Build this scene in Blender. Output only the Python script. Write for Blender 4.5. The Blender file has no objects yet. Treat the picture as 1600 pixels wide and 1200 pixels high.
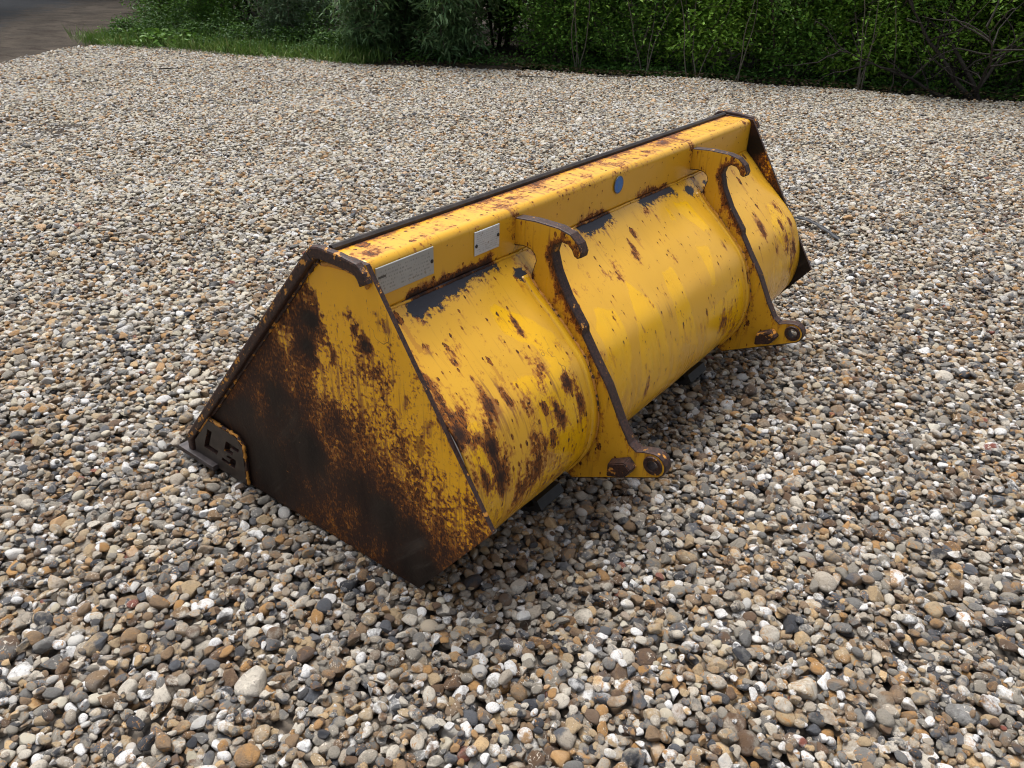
import bpy, bmesh, math, random
import numpy as np
from mathutils import Vector, Matrix
from mathutils.geometry import tessellate_polygon
C = bpy.context.scene.collection
sc = bpy.context.scene
rnd = random.Random(11)
rng = np.random.default_rng(7)

# ------------------------------------------------------------------ camera, light
cd = bpy.data.cameras.new('camera'); cam = bpy.data.objects.new('camera', cd); C.objects.link(cam)
CAM = Vector((-1.18579, -1.18160, 1.62845))
Rm = ((0.60691201, -0.79441004, 0.02388503), (0.38329628, 0.31889241, 0.86682847), (-0.696234, -0.51693356, 0.49803405))
cam.matrix_world = Matrix.Translation(CAM) @ Matrix(Rm).transposed().to_4x4()
cd.sensor_width = 36; cd.lens = 36 * 1220 / 1600; cd.clip_end = 600; cd.clip_start = 0.05
sc.camera = cam
SUN_EL, SUN_AZ = math.radians(70), math.radians(75)      # direction to the sun, azimuth from +x towards +y
w = bpy.data.worlds.new('World'); sc.world = w; w.use_nodes = True
wn = w.node_tree.nodes; wl = w.node_tree.links
bg = wn['Background']; sky = wn.new('ShaderNodeTexSky'); sky.sky_type = 'NISHITA'; sky.sun_disc = False
sky.sun_elevation = SUN_EL; sky.sun_rotation = math.radians(90) - SUN_AZ
sky.air_density = 1.0; sky.dust_density = 5.0; sky.ozone_density = 1.0
hs = wn.new('ShaderNodeHueSaturation'); hs.inputs['Saturation'].default_value = 0.42
wl.new(sky.outputs[0], hs.inputs['Color']); wl.new(hs.outputs[0], bg.inputs['Color'])
bg.inputs['Strength'].default_value = 0.07
sd = bpy.data.lights.new('sun', 'SUN'); sd.energy = 1.5; sd.angle = math.radians(34); sd.color = (1, .985, .965)
so = bpy.data.objects.new('sun', sd); C.objects.link(so)
dv = Vector((math.cos(SUN_EL) * math.cos(SUN_AZ), math.cos(SUN_EL) * math.sin(SUN_AZ), math.sin(SUN_EL)))
so.rotation_euler = dv.to_track_quat('Z', 'Y').to_euler()
vs = sc.view_settings; vs.view_transform = 'Standard'; vs.look = 'None'; vs.gamma = 1; vs.use_curve_mapping = False
vs.exposure = 1.38
sc.render.engine = 'CYCLES'
sc.cycles.use_denoising = True; sc.cycles.filter_width = 1.1
sc.cycles.max_bounces = 6; sc.cycles.diffuse_bounces = 3; sc.cycles.transparent_max_bounces = 4

# ------------------------------------------------------------------ helpers
def tag(o, label=None, cat=None, group=None, kind=None):
    if label: o['label'] = label
    if cat: o['category'] = cat
    if group: o['group'] = group
    if kind: o['kind'] = kind
    return o
def empty(name, loc=(0, 0, 0)):
    o = bpy.data.objects.new(name, None); C.objects.link(o); o.location = loc; o.empty_display_size = .2; return o
def link(name, me, parent=None, mats=()):
    for m in mats: me.materials.append(m)
    o = bpy.data.objects.new(name, me); C.objects.link(o)
    if parent is not None: o.parent = parent
    return o
def frombm(name, bm, parent=None, mats=(), smooth=False):
    me = bpy.data.meshes.new(name); bm.to_mesh(me); bm.free()
    if smooth:
        me.polygons.foreach_set('use_smooth', [True] * len(me.polygons))
    return link(name, me, parent, mats)
def boxuv(me):
    uv = me.uv_layers.new(name='UVMap') if not me.uv_layers else me.uv_layers[0]
    nv = len(me.vertices); co = np.empty(nv * 3); me.vertices.foreach_get('co', co); co = co.reshape(-1, 3)
    nl = len(me.loops); vi = np.empty(nl, int); me.loops.foreach_get('vertex_index', vi)
    pn = np.empty(len(me.polygons) * 3); me.polygons.foreach_get('normal', pn); pn = pn.reshape(-1, 3)
    lt = np.empty(len(me.polygons), int); me.polygons.foreach_get('loop_total', lt)
    ln = np.repeat(pn, lt, axis=0); c = co[vi]; a = np.abs(ln)
    xf = (a[:, 0] > .6)[:, None]
    out = np.where(xf, c[:, [1, 2]], np.c_[c[:, 0], c[:, 2] - c[:, 1]])
    uv.data.foreach_set('uv', out.astype(np.float32).ravel())
def setattr_(me, name, vals):
    a = me.attributes.new(name, 'FLOAT', 'POINT'); a.data.foreach_set('value', np.asarray(vals, np.float32))
def coords(me):
    co = np.empty(len(me.vertices) * 3); me.vertices.foreach_get('co', co); return co.reshape(-1, 3)
def area2(p): return sum(p[i][0] * p[(i + 1) % len(p)][1] - p[(i + 1) % len(p)][0] * p[i][1] for i in range(len(p)))
def plate(name, outline, x0, x1, parent, mats, holes=(), step=0, bev=0.0, smooth=False):
    """outline and holes in (y, z), extruded from x0 to x1; mats[0] = faces, mats[1] = edges"""
    ol = list(outline)
    if area2(ol) < 0: ol.reverse()
    hl = []
    for h in holes:
        h = list(h)
        if area2(h) > 0: h.reverse()
        hl.append(h)
    loops = [ol] + hl
    tris = tessellate_polygon([[Vector((a, b, 0)) for a, b in l] for l in loops])
    flat = [p for l in loops for p in l]
    bm = bmesh.new()
    va = [bm.verts.new((x0, a, b)) for a, b in flat]; vb = [bm.verts.new((x1, a, b)) for a, b in flat]
    for t in tris:
        p = [flat[i] for i in t]
        t = list(t) if area2(p) > 0 else list(reversed(t))
        try:
            bm.faces.new([vb[i] for i in t]); bm.faces.new([va[i] for i in reversed(t)])
        except ValueError: pass
    k = 0
    for l in loops:
        n = len(l)
        for i in range(n):
            j = (i + 1) % n
            f = bm.faces.new((va[k + i], va[k + j], vb[k + j], vb[k + i])); f.material_index = 1 if len(mats) > 1 else 0
        k += n
    bm.normal_update()
    bmesh.ops.recalc_face_normals(bm, faces=bm.faces)
    if bev:
        bmesh.ops.dissolve_limit(bm, angle_limit=.01, verts=bm.verts, edges=bm.edges, delimit={'MATERIAL'})
        ed = [e for e in bm.edges if len(e.link_faces) == 2 and e.calc_face_angle(0) > .9 and abs(e.verts[0].co.x - e.verts[1].co.x) < 1e-5]
        bmesh.ops.bevel(bm, geom=ed, offset=bev, segments=2, affect='EDGES', profile=.5, material=1 if len(mats) > 1 else 0)
    if step:
        for ax in (1, 2):
            cs = [v.co[ax] for v in bm.verts]; q = min(cs) + step
            while q < max(cs):
                no = [0, 0, 0]; no[ax] = 1; pc = [0, 0, 0]; pc[ax] = q
                bmesh.ops.bisect_plane(bm, geom=bm.verts[:] + bm.edges[:] + bm.faces[:], plane_co=pc, plane_no=no, dist=1e-5)
                q += step
    o = frombm(name, bm, parent, mats, smooth)
    boxuv(o.data)
    return o
def tube(bm, pts, rad, n=8, jit=0, cap=True):
    pts = [Vector(p) for p in pts]; rings = []
    for i, p in enumerate(pts):
        t = (pts[min(i + 1, len(pts) - 1)] - pts[max(i - 1, 0)]).normalized()
        u = t.cross(Vector((0.13, .2, 1))).normalized() if abs(t.z) < .9 else t.cross(Vector((1, 0, 0))).normalized()
        v = t.cross(u); r = rad[i] if isinstance(rad, (list, tuple)) else rad
        r *= 1 + (rnd.random() - .5) * jit
        rings.append([bm.verts.new(p + (u * math.cos(2 * math.pi * k / n) + v * math.sin(2 * math.pi * k / n)) * r) for k in range(n)])
    for a, b in zip(rings, rings[1:]):
        for k in range(n): bm.faces.new((a[k], a[(k + 1) % n], b[(k + 1) % n], b[k]))
    if cap: bm.faces.new(list(reversed(rings[0]))); bm.faces.new(rings[-1])
def crom(P, n=8):
    P = [np.array(p, float) for p in P]; Q = [2 * P[0] - P[1]] + P + [2 * P[-1] - P[-2]]; out = []
    for i in range(1, len(Q) - 2):
        a, b, c, d = Q[i - 1:i + 3]
        for k in range(n):
            t = k / n
            out.append(.5 * (2 * b + (c - a) * t + (2 * a - 5 * b + 4 * c - d) * t * t + (3 * b - a - 3 * c + d) * t ** 3))
    out.append(P[-1]); return [tuple(p) for p in out]
def seg_dist(P, loop):
    P = np.asarray(P); d = np.full(len(P), 9.)
    n = len(loop)
    for i in range(n):
        a = np.array(loop[i]); b = np.array(loop[(i + 1) % n]); ab = b - a
        t = np.clip(((P - a) @ ab) / (ab @ ab + 1e-12), 0, 1)
        d = np.minimum(d, np.linalg.norm(P - a - t[:, None] * ab, axis=1))
    return d
def inpoly(P, loop):
    x, y = P[:, 0], P[:, 1]; c = np.zeros(len(P), bool); n = len(loop)
    for i in range(n):
        x1, y1 = loop[i]; x2, y2 = loop[i - 1]
        m = ((y1 > y) != (y2 > y)); c ^= m & (x < (x2 - x1) * (y - y1) / ((y2 - y1) + 1e-12) + x1)
    return c
def idw(P, pts, p=3.2):
    P = np.asarray(P); pts = np.array(pts); num = np.zeros(len(P)); den = np.zeros(len(P))
    for a, b, v in pts:
        wt = 1 / ((P[:, 0] - a) ** 2 + (P[:, 1] - b) ** 2 + 1e-5) ** (p / 2)
        num += wt * v; den += wt
    return num / den

# ------------------------------------------------------------------ node helper
class NT:
    def __init__(s, name):
        s.m = bpy.data.materials.new(name); s.m.use_nodes = True
        s.n = s.m.node_tree.nodes; s.l = s.m.node_tree.links; s.b = s.n['Principled BSDF']
    def node(s, t, **kw):
        n = s.n.new(t)
        for k, v in kw.items():
            if k.startswith('i_'):
                key = k[2:]; key = int(key) if key.isdigit() else key.replace('_', ' ')
                s.put(n.inputs[key], v)
            else: setattr(n, k, v)
        return n
    def put(s, inp, v):
        if isinstance(v, bpy.types.NodeSocket): s.l.new(v, inp)
        elif isinstance(v, bpy.types.Node): s.l.new(v.outputs[0], inp)
        else: inp.default_value = v if not (isinstance(v, tuple) and len(v) == 3 and inp.type == 'RGBA') else (*v, 1)
    def math(s, op, a, b=0.0, c=None, clamp=False):
        n = s.n.new('ShaderNodeMath'); n.operation = op; n.use_clamp = clamp
        s.put(n.inputs[0], a); s.put(n.inputs[1], b)
        if c is not None: s.put(n.inputs[2], c)
        return n.outputs[0]
    def mix(s, f, a, b, bt='MIX'):
        n = s.n.new('ShaderNodeMix'); n.data_type = 'RGBA'; n.blend_type = bt
        s.put(n.inputs[0], f); s.put(n.inputs[6], a); s.put(n.inputs[7], b); return n.outputs[2]
    def ss(s, v, a, b):
        n = s.n.new('ShaderNodeMapRange'); n.interpolation_type = 'SMOOTHSTEP'
        s.put(n.inputs[0], v); n.inputs[1].default_value = a; n.inputs[2].default_value = b; return n.outputs[0]
    def noise(s, vec, scale, detail=4, rough=.55, dist=0, out=0):
        n = s.n.new('ShaderNodeTexNoise'); s.put(n.inputs['Vector'], vec)
        n.inputs['Scale'].default_value = scale; n.inputs['Detail'].default_value = detail
        n.inputs['Roughness'].default_value = rough; n.inputs['Distortion'].default_value = dist
        return n.outputs[out]
    def vmath(s, op, a, b):
        n = s.n.new('ShaderNodeVectorMath'); n.operation = op; s.put(n.inputs[0], a); s.put(n.inputs[1], b); return n.outputs[0]
    def attr(s, name): return s.node('ShaderNodeAttribute', attribute_name=name).outputs['Fac']
    def bump(s, h, st, dist=.01, normal=None):
        n = s.n.new('ShaderNodeBump'); n.inputs['Strength'].default_value = st; n.inputs['Distance'].default_value = dist
        s.put(n.inputs['Height'], h)
        if normal is not None: s.put(n.inputs['Normal'], normal)
        return n.outputs[0]

def painted(name, down=1.0, spots=1.0, richc=((.70, .365, .002), (.76, .42, .005)), streak=.75, fine=.75):
    """yellow paint over steel. attributes: wear (rust), bare (peeled to grey steel), fresh (unfaded paint)"""
    t = NT(name); uv = t.node('ShaderNodeUVMap', uv_map='UVMap').outputs[0]
    mp = t.node('ShaderNodeMapping'); t.put(mp.inputs['Vector'], uv); mp.inputs['Scale'].default_value = (1, down, 1)
    obj = mp.outputs[0]
    st = t.vmath('MULTIPLY', obj, (1.0, .22, 1.0))
    wear = t.attr('wear')
    bare = t.attr('bare'); fresh = t.attr('fresh')
    n1 = t.noise(t.vmath('MULTIPLY', obj, (1, .62, 1)), 13, 7, .62)
    n2 = t.noise(obj, 75, 5, .65)
    n3 = t.noise(st, 55, 4, .6)
    n4 = t.noise(t.vmath('MULTIPLY', obj, (1, .3, 1)), 210, 2, .6)
    s_ = t.math('ADD', t.math('MULTIPLY', t.math('SUBTRACT', n1, .5), 1.15), t.math('MULTIPLY', t.math('SUBTRACT', n2, .5), fine))
    s_ = t.math('ADD', s_, t.math('MULTIPLY', t.math('SUBTRACT', n3, .5), streak))
    s_ = t.math('ADD', s_, t.math('MULTIPLY', t.math('SUBTRACT', n4, .5), .35))
    m = t.math('ADD', wear, s_)
    # small chips, each with a run of rust below it
    def chips(sc_, thr, seedv, ln_):
        p = t.vmath('ADD', t.vmath('MULTIPLY', obj, (sc_, sc_ * .55, 1)), (seedv, seedv * .7, 0))
        p = t.vmath('ADD', p, t.vmath('MULTIPLY', t.vmath('SUBTRACT', t.noise(obj, 90, 2, .6, out=1), (.5, .5, .5)), (.20, .20, 0)))
        fl = t.n.new('ShaderNodeTexVoronoi'); fl.voronoi_dimensions = '2D'; fl.inputs['Scale'].default_value = 1; fl.inputs['Randomness'].default_value = .85; t.put(fl.inputs['Vector'], p)
        sc1 = t.node('ShaderNodeSeparateColor'); t.put(sc1.inputs[0], fl.outputs['Color'])
        rad = t.math('MULTIPLY', t.math('POWER', t.math('SUBTRACT', sc1.outputs[0], t.math('SUBTRACT', thr, wear), clamp=True), .8), .42)
        dl = t.vmath('SUBTRACT', p, fl.outputs['Position']); sx = t.node('ShaderNodeSeparateXYZ'); t.put(sx.inputs[0], dl)
        spot = t.math('LESS_THAN', fl.outputs['Distance'], rad)
        tail = t.math('MULTIPLY', t.math('LESS_THAN', t.math('ABSOLUTE', sx.outputs[0]), t.math('MULTIPLY', rad, .75)), t.math('GREATER_THAN', sx.outputs[1], 0.0))
        fade = t.ss(t.math('SUBTRACT', t.math('MULTIPLY', rad, ln_), sx.outputs[1]), 0, .25)
        return spot, t.math('MULTIPLY', tail, fade)
    s1, t1 = chips(11, 1.0, 3.1, 7); s2, t2 = chips(42, .93, 9.3, 5)
    spot = t.math('MAXIMUM', s1, s2); tail = t.math('MAXIMUM', t1, t2)
    rust = t.math('MAXIMUM', t.ss(m, .50, .55), t.math('MULTIPLY', spot, spots))
    halo = t.math('MAXIMUM', t.ss(m, .33, .53), t.math('MULTIPLY', tail, .55 * spots))
    # drips of rust running down below the spots
    dr = t.noise(t.vmath('MULTIPLY', obj, (1, .07, 1)), 60, 3, .6)
    drip = t.math('MULTIPLY', t.ss(t.math('ADD', dr, t.math('MULTIPLY', wear, .35)), .66, .82), t.ss(wear, .08, .4))
    # scratches
    sv = t.node('ShaderNodeTexVoronoi', feature='DISTANCE_TO_EDGE'); sv.inputs['Scale'].default_value = 9
    t.put(sv.inputs['Vector'], t.vmath('ADD', t.vmath('MULTIPLY', obj, (1.0, .45, 1)), t.vmath('MULTIPLY', t.noise(obj, 6, 3, .6, out=1), (.22, .22, .22))))
    scr = t.math('MULTIPLY', t.math('LESS_THAN', sv.outputs[0], .008), t.ss(t.noise(obj, 5, 2), .56, .64))
    scr = t.math('MULTIPLY', scr, t.ss(wear, .12, .4))
    faded = t.mix(t.noise(obj, 3.5, 3), (.59, .295, .009), (.67, .375, .032))
    rich = t.mix(t.noise(obj, 8, 2), richc[0], richc[1])
    fn = t.ss(t.math('ADD', fresh, t.math('MULTIPLY', t.math('SUBTRACT', t.noise(t.vmath('MULTIPLY', obj, (1, .12, 1)), 22, 5, .6), .5), .75)), .40, .53)
    yellow = t.mix(fn, faded, rich)
    grime = t.ss(t.noise(st, 7, 6, .65), .5, .78)
    yellow = t.mix(t.math('MULTIPLY', grime, .16), yellow, (.28, .15, .03))
    orange = t.mix(n2, (.42, .13, .018), (.22, .062, .014))
    c = t.mix(t.math('MULTIPLY', halo, .75), yellow, orange)
    c = t.mix(t.math('MULTIPLY', drip, .7), c, (.20, .07, .02))
    c = t.mix(scr, c, (.06, .03, .02))
    brown = t.mix(t.ss(n2, .35, .66), (.017, .010, .009), (.050, .020, .011))
    solid = t.ss(wear, .75, 1.0)
    brown = t.mix(t.math('MULTIPLY', t.math('SUBTRACT', 1.0, t.ss(m, .56, .95)), t.ss(n4, .42, .56)), brown, (.24, .078, .012))
    brown = t.mix(solid, brown, t.mix(t.ss(t.noise(st, 9, 5), .4, .7), (.010, .0065, .005), (.024, .016, .012)))
    scp = t.math('MULTIPLY', t.math('MULTIPLY', solid, t.ss(t.noise(t.vmath('MULTIPLY', t.node('ShaderNodeVectorRotate', rotation_type='Z_AXIS', i_Vector=obj, i_Angle=.75), (1.0, .10, 1)), 14, 5, .7), .52, .72)), t.ss(t.noise(obj, 3, 3), .42, .6))
    brown = t.mix(t.math('MULTIPLY', scp, .55), brown, (.075, .062, .052))
    c = t.mix(rust, c, brown)
    bm_ = t.math('ADD', bare, t.math('ADD', t.math('MULTIPLY', t.math('SUBTRACT', t.noise(obj, 26, 8, .8), .5), 1.9), t.math('MULTIPLY', t.math('SUBTRACT', n2, .5), .6)))
    bmask = t.ss(bm_, .50, .53)
    steel = t.mix(n2, (.022, .023, .030), (.042, .042, .052))
    ring = t.math('MULTIPLY', t.ss(bm_, .26, .5), t.math('SUBTRACT', 1.0, bmask))
    c = t.mix(t.math('MULTIPLY', ring, t.ss(n2, .46, .56)), c, (.16, .055, .02))
    c = t.mix(bmask, c, steel)
    t.put(t.b.inputs['Base Color'], c)
    r = t.math('ADD', .28, t.math('MULTIPLY', rust, .38)); r = t.math('ADD', r, t.math('MULTIPLY', grime, .12))
    r = t.math('SUBTRACT', r, t.math('MULTIPLY', fn, .05))
    r = t.math('SUBTRACT', r, t.math('MULTIPLY', solid, .06)); t.put(t.b.inputs['Specular IOR Level'], t.math('SUBTRACT', .5, t.math('MULTIPLY', t.math('MAXIMUM', rust, bmask), .28)))
    t.put(t.b.inputs['Roughness'], t.mix(bmask, r, (.42, .42, .42)))
    h = t.math('SUBTRACT', t.math('MULTIPLY', n2, t.math('ADD', t.math('MULTIPLY', rust, .5), .06)), t.math('MULTIPLY', t.math('MAXIMUM', rust, bmask), .45))
    h = t.math('ADD', h, t.math('MULTIPLY', t.noise(obj, 4, 2), 1.5))
    t.put(t.b.inputs['Normal'], t.bump(h, .55, .004))
    return t.m

def plain(name, col, rough, col2=None, scale=30, bump=.3, dist=.002, metal=0, detail=5):
    t = NT(name); o = t.node('ShaderNodeTexCoord').outputs['Object']
    n = t.noise(o, scale, detail, .65)
    t.put(t.b.inputs['Base Color'], t.mix(t.ss(n, .38, .64), col, col2 or col)); t.b.inputs['Roughness'].default_value = rough
    t.b.inputs['Metallic'].default_value = metal
    if bump: t.put(t.b.inputs['Normal'], t.bump(n, bump, dist))
    return t.m

M_shell = painted('shell_paint'); M_side = painted('side_paint', -1.0, .6, ((.78, .375, .005), (.82, .42, .008)), .40, 1.5); M_rail = painted('rail_paint'); M_brk = painted('bracket_paint', -1.0, 1.0, ((.66, .34, .012), (.72, .38, .02)))
def edge_mat(name, thr=.62):
    t = NT(name); o = t.node('ShaderNodeTexCoord').outputs['Object']
    n = t.noise(o, 28, 6, .7); n2 = t.noise(o, 140, 3, .6)
    br = t.mix(t.ss(n2, .35, .65), (.020, .012, .011), (.055, .025, .018)); t.b.inputs['Specular IOR Level'].default_value = .35
    c = t.mix(t.ss(n, thr, thr + .03), br, (.50, .22, .035))
    c = t.mix(t.ss(n2, .66, .75), c, (.22, .08, .02))
    t.put(t.b.inputs['Base Color'], c); t.b.inputs['Roughness'].default_value = .55
    t.put(t.b.inputs['Normal'], t.bump(t.math('ADD', n, t.math('MULTIPLY', n2, .4)), .6, .004)); return t.m
M_edge = edge_mat('worn_edge'); M_edgey = edge_mat('worn_edge_yellow', .56); M_weld = edge_mat('weld_rust', .44); M_weldd = edge_mat('weld_dark', .54)
M_dark = plain('dark_steel', (.016, .011, .009), .5, (.034, .024, .019), 25, .4)
M_black = plain('black_rubber_wear', (.012, .012, .013), .6, (.02, .02, .02))
M_blade = plain('blade_steel', (.024, .018, .019), .5, (.055, .042, .042), 30, .5)

# ------------------------------------------------------------------ ground relief
def relief(x, y):
    x = np.asarray(x, float); y = np.asarray(y, float)
    d = np.hypot(np.maximum(np.maximum(-x, x - 2.3), 0), np.maximum(np.maximum(-.35 - y, y - 1.15), 0))
    k = np.clip(d / 1.6, 0, 1) ** 1.5
    z = .030 * np.sin(1.7 * x + .6) * np.sin(1.3 * y + 1.1) + .022 * np.sin(3.1 * x - 2.2 * y) + .018 * np.sin(.8 * x + 2.9 * y + 2)
    return z * k * np.clip((9.5 - np.hypot(x, y * .75)) / 3, .35, 1)
# the edge of the gravel towards the hedge and the track
EDGE = [(-3, 8.6), (1.5, 10.3), (3.62, 11.0), (4.8, 11.75), (5.7, 11.9), (6.2, 10.7), (6.75, 8.4), (7.35, 6.95), (8.1, 5.8), (8.7, 4.6), (9.35, 3.5), (9.9, 1.8), (10.55, .1), (11.1, -1.6), (11.6, -4)]
GPOLY = EDGE + [(11.6, -9), (-9, -9), (-9, 6.5)]
# ------------------------------------------------------------------ ground sheets
def grid_sheet(name, x0, x1, y0, y1, n, zf, mat):
    xs = np.linspace(x0, x1, n); ys = np.linspace(y0, y1, n); X, Y = np.meshgrid(xs, ys); Z = zf(X, Y)
    v = np.c_[X.ravel(), Y.ravel(), Z.ravel()]
    i = np.arange(n * n).reshape(n, n); f = np.c_[i[:-1, :-1].ravel(), i[:-1, 1:].ravel(), i[1:, 1:].ravel(), i[1:, :-1].ravel()]
    me = bpy.data.meshes.new(name); me.from_pydata(v.tolist(), [], f.tolist()); me.polygons.foreach_set('use_smooth', [True] * len(f))
    return link(name, me, None, [mat])
t = NT('soil'); o = t.node('ShaderNodeTexCoord').outputs['Object']
n = t.noise(o, 3, 8, .7); n2 = t.noise(o, 45, 4, .7)
t.put(t.b.inputs['Base Color'], t.mix(t.ss(n2, .4, .7), t.mix(n, (.030, .022, .015), (.055, .040, .026)), (.09, .065, .042))); t.b.inputs['Roughness'].default_value = .95
t.put(t.b.inputs['Normal'], t.bump(t.math('ADD', n, n2), .8, .03)); M_soil = t.m
t = NT('gravel_bed_dirt'); o = t.node('ShaderNodeTexCoord').outputs['Object']
vor = t.node('ShaderNodeTexVoronoi'); vor.inputs['Scale'].default_value = 34; t.put(vor.inputs['Vector'], o)
cr = t.node('ShaderNodeValToRGB'); sp = t.node('ShaderNodeSeparateColor'); t.put(sp.inputs[0], vor.outputs['Color']); t.put(cr.inputs[0], sp.outputs[0])
e = cr.color_ramp.elements; e[0].color = (.05, .045, .04, 1); e[1].color = (.5, .45, .38, 1)
for p_, c_ in ((.3, (.16, .13, .10, 1)), (.55, (.25, .22, .18, 1)), (.75, (.22, .13, .06, 1))): q = e.new(p_); q.color = c_
t.put(t.b.inputs['Base Color'], t.mix(t.ss(vor.outputs['Distance'], .5, .75), cr, (.03, .025, .02))); t.b.inputs['Roughness'].default_value = .8
t.put(t.b.inputs['Normal'], t.bump(t.math('SUBTRACT', 1.0, vor.outputs['Distance']), 1, .015)); M_bed = t.m

ground = tag(grid_sheet('ground', -120, 200, -120, 200, 60, lambda X, Y: X * 0 - .10, M_soil), kind='structure')
# gravel bed: polygon with relief, 2.5 cm below the stones
def inside_fade(X, Y):
    P = np.c_[X.ravel(), Y.ravel()]; d = seg_dist(P, GPOLY); i = inpoly(P, GPOLY); return np.where(i, d, -d).reshape(X.shape)
bed = tag(grid_sheet('gravel_bed', -9, 12, -9, 12.2, 150, lambda X, Y: relief(X, Y) - .045 - .12 * (1 - np.clip((inside_fade(X, Y) + .1) / .25, 0, 1)), M_bed), kind='structure')

def dirt_colour(t, o):
    n = t.noise(o, 1.3, 8, .7); n2 = t.noise(o, 30, 5, .75); n3 = t.noise(t.vmath('MULTIPLY', o, (1, .35, 1)), 4, 6, .7)
    c = t.mix(t.ss(n, .35, .65), (.034, .027, .021), (.070, .056, .043)); c = t.mix(t.ss(n2, .58, .75), c, (.14, .12, .10)); c = t.mix(t.ss(n3, .52, .66), c, (.028, .020, .015))
    return c, n2
t = NT('track_dirt'); o = t.node('ShaderNodeTexCoord').outputs['Object']
c, n2 = dirt_colour(t, o)
t.put(t.b.inputs['Base Color'], c); t.b.inputs['Roughness'].default_value = .9; t.b.inputs['Specular IOR Level'].default_value = .15; t.put(t.b.inputs['Normal'], t.bump(n2, .8, .02)); M_track = t.m
track = tag(grid_sheet('dirt_track', -14, 12.5, 6, 24, 90, lambda X, Y: -.040 + .012 * np.clip((13 - Y) / 3, 0, 1) * np.sin(2 * X + Y) * np.sin(1.7 * Y), M_track), kind='structure')
t = NT('asphalt'); o = t.node('ShaderNodeTexCoord').outputs['Object']
n2 = t.noise(o, 60, 4, .7); n = t.noise(o, .9, 6, .6)
asph = t.mix(n2, t.mix(n, (.016, .0175, .021), (.026, .028, .032)), (.038, .040, .044))
nd = t.noise(o, 2.2, 8, .7); dirtc, dn2 = dirt_colour(t, o)
cov = t.ss(t.math('ADD', t.attr('depth_in'), t.math('MULTIPLY', t.math('SUBTRACT', nd, .5), 5.0)), 1.4, 3.0)
t.put(t.b.inputs['Base Color'], t.mix(cov, dirtc, asph)); t.b.inputs['Roughness'].default_value = .85; t.b.inputs['Specular IOR Level'].default_value = .15
t.put(t.b.inputs['Normal'], t.bump(dn2, .8, .02)); M_asph = t.m
rows = [0, .8, 1.6, 2.4, 3.4, 5, 9, 16, 30]; vv = []; dd = []
for d_ in rows:
    for i in range(61):
        x = -14 + i / 60 * 42; y = 13.2 + (x - 5.26) * 1.05 + .2 * math.sin(x * 1.7); vv.append((x - d_ * .3, y + d_, -.036 if d_ > .5 else -.07)); dd.append(d_)
ff = [(a_ * 61 + i, a_ * 61 + i + 1, (a_ + 1) * 61 + i + 1, (a_ + 1) * 61 + i) for a_ in range(len(rows) - 1) for i in range(60)]
me = bpy.data.meshes.new('road'); me.from_pydata(vv, [], ff); setattr_(me, 'depth_in', dd)
road = tag(link('road', me, None, [M_asph]), kind='structure')
# ------------------------------------------------------------------ the loader bucket
W = 2.3
bucket = tag(empty('loader_bucket', (1.15, .45, 0)), 'rusty yellow steel loader bucket with hook brackets lying on gravel', 'loader bucket')
ox = Vector((-1.15, -.45, 0))
def under(o):       # children were modelled in world coordinates
    o.location = ox; return o
P_prof = crom([(.262, .950), (.20, .880), (.140, .818), (.084, .768), (.03, .715), (-.03, .664), (-.09, .608), (-.145, .545), (-.183, .455), (-.199, .376), (-.191, .29), (-.163, .225), (-.12, .16), (-.06, .088), (0.012, .012), (.10, .006)], 8)
seg = np.r_[0, np.cumsum([math.dist(a, b) for a, b in zip(P_prof, P_prof[1:])])]
# s measured from the seam with the rail (.135,.812)
i0 = min(range(len(P_prof)), key=lambda i: math.dist(P_prof[i], (.135, .812))); s0 = seg[i0]
ss = np.arange(0, seg[-1], .0105); py = np.interp(ss, seg, [p[0] for p in P_prof]); pz = np.interp(ss, seg, [p[1] for p in P_prof])
nx = 231; xs = np.linspace(.001, W - .001, nx)
X, S = np.meshgrid(xs, ss - s0); dent = .0022 * np.sin(5 * X + 3 * S) * np.sin(9 * S - 2 * X) + .0013 * np.sin(23 * X + 5) * np.sin(13 * S)
tn = np.gradient(np.c_[py, pz], axis=0); tn /= np.linalg.norm(tn, axis=1)[:, None]
nrm = np.c_[tn[:, 1], -tn[:, 0]]; nrm *= np.sign(-nrm[:, :1] - .0001)
Y = py[:, None] + nrm[:, :1] * dent * -1; Z = pz[:, None] + nrm[:, 1:] * dent * -1
v = np.c_[X.ravel(), Y.ravel(), Z.ravel()]; ny = len(ss)
i = np.arange(nx * ny).reshape(ny, nx); f = np.c_[i[:-1, :-1].ravel(), i[1:, :-1].ravel(), i[1:, 1:].ravel(), i[:-1, 1:].ravel()]
me = bpy.data.meshes.new('shell'); me.from_pydata(v.tolist(), [], f.tolist()); me.polygons.foreach_set('use_smooth', [True] * len(f))
uvl = me.uv_layers.new(name='UVMap'); uvl.data.foreach_set('uv', np.c_[X.ravel(), S.ravel()][f.ravel()].astype(np.float32).ravel())
P = np.c_[X.ravel(), S.ravel()]
wear = np.full(len(P), .185)
def blob(P, x, s, rx, rs, a):
    return a * np.exp(-((P[:, 0] - x) / rx) ** 2 - ((P[:, 1] - s) / rs) ** 2)
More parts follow.
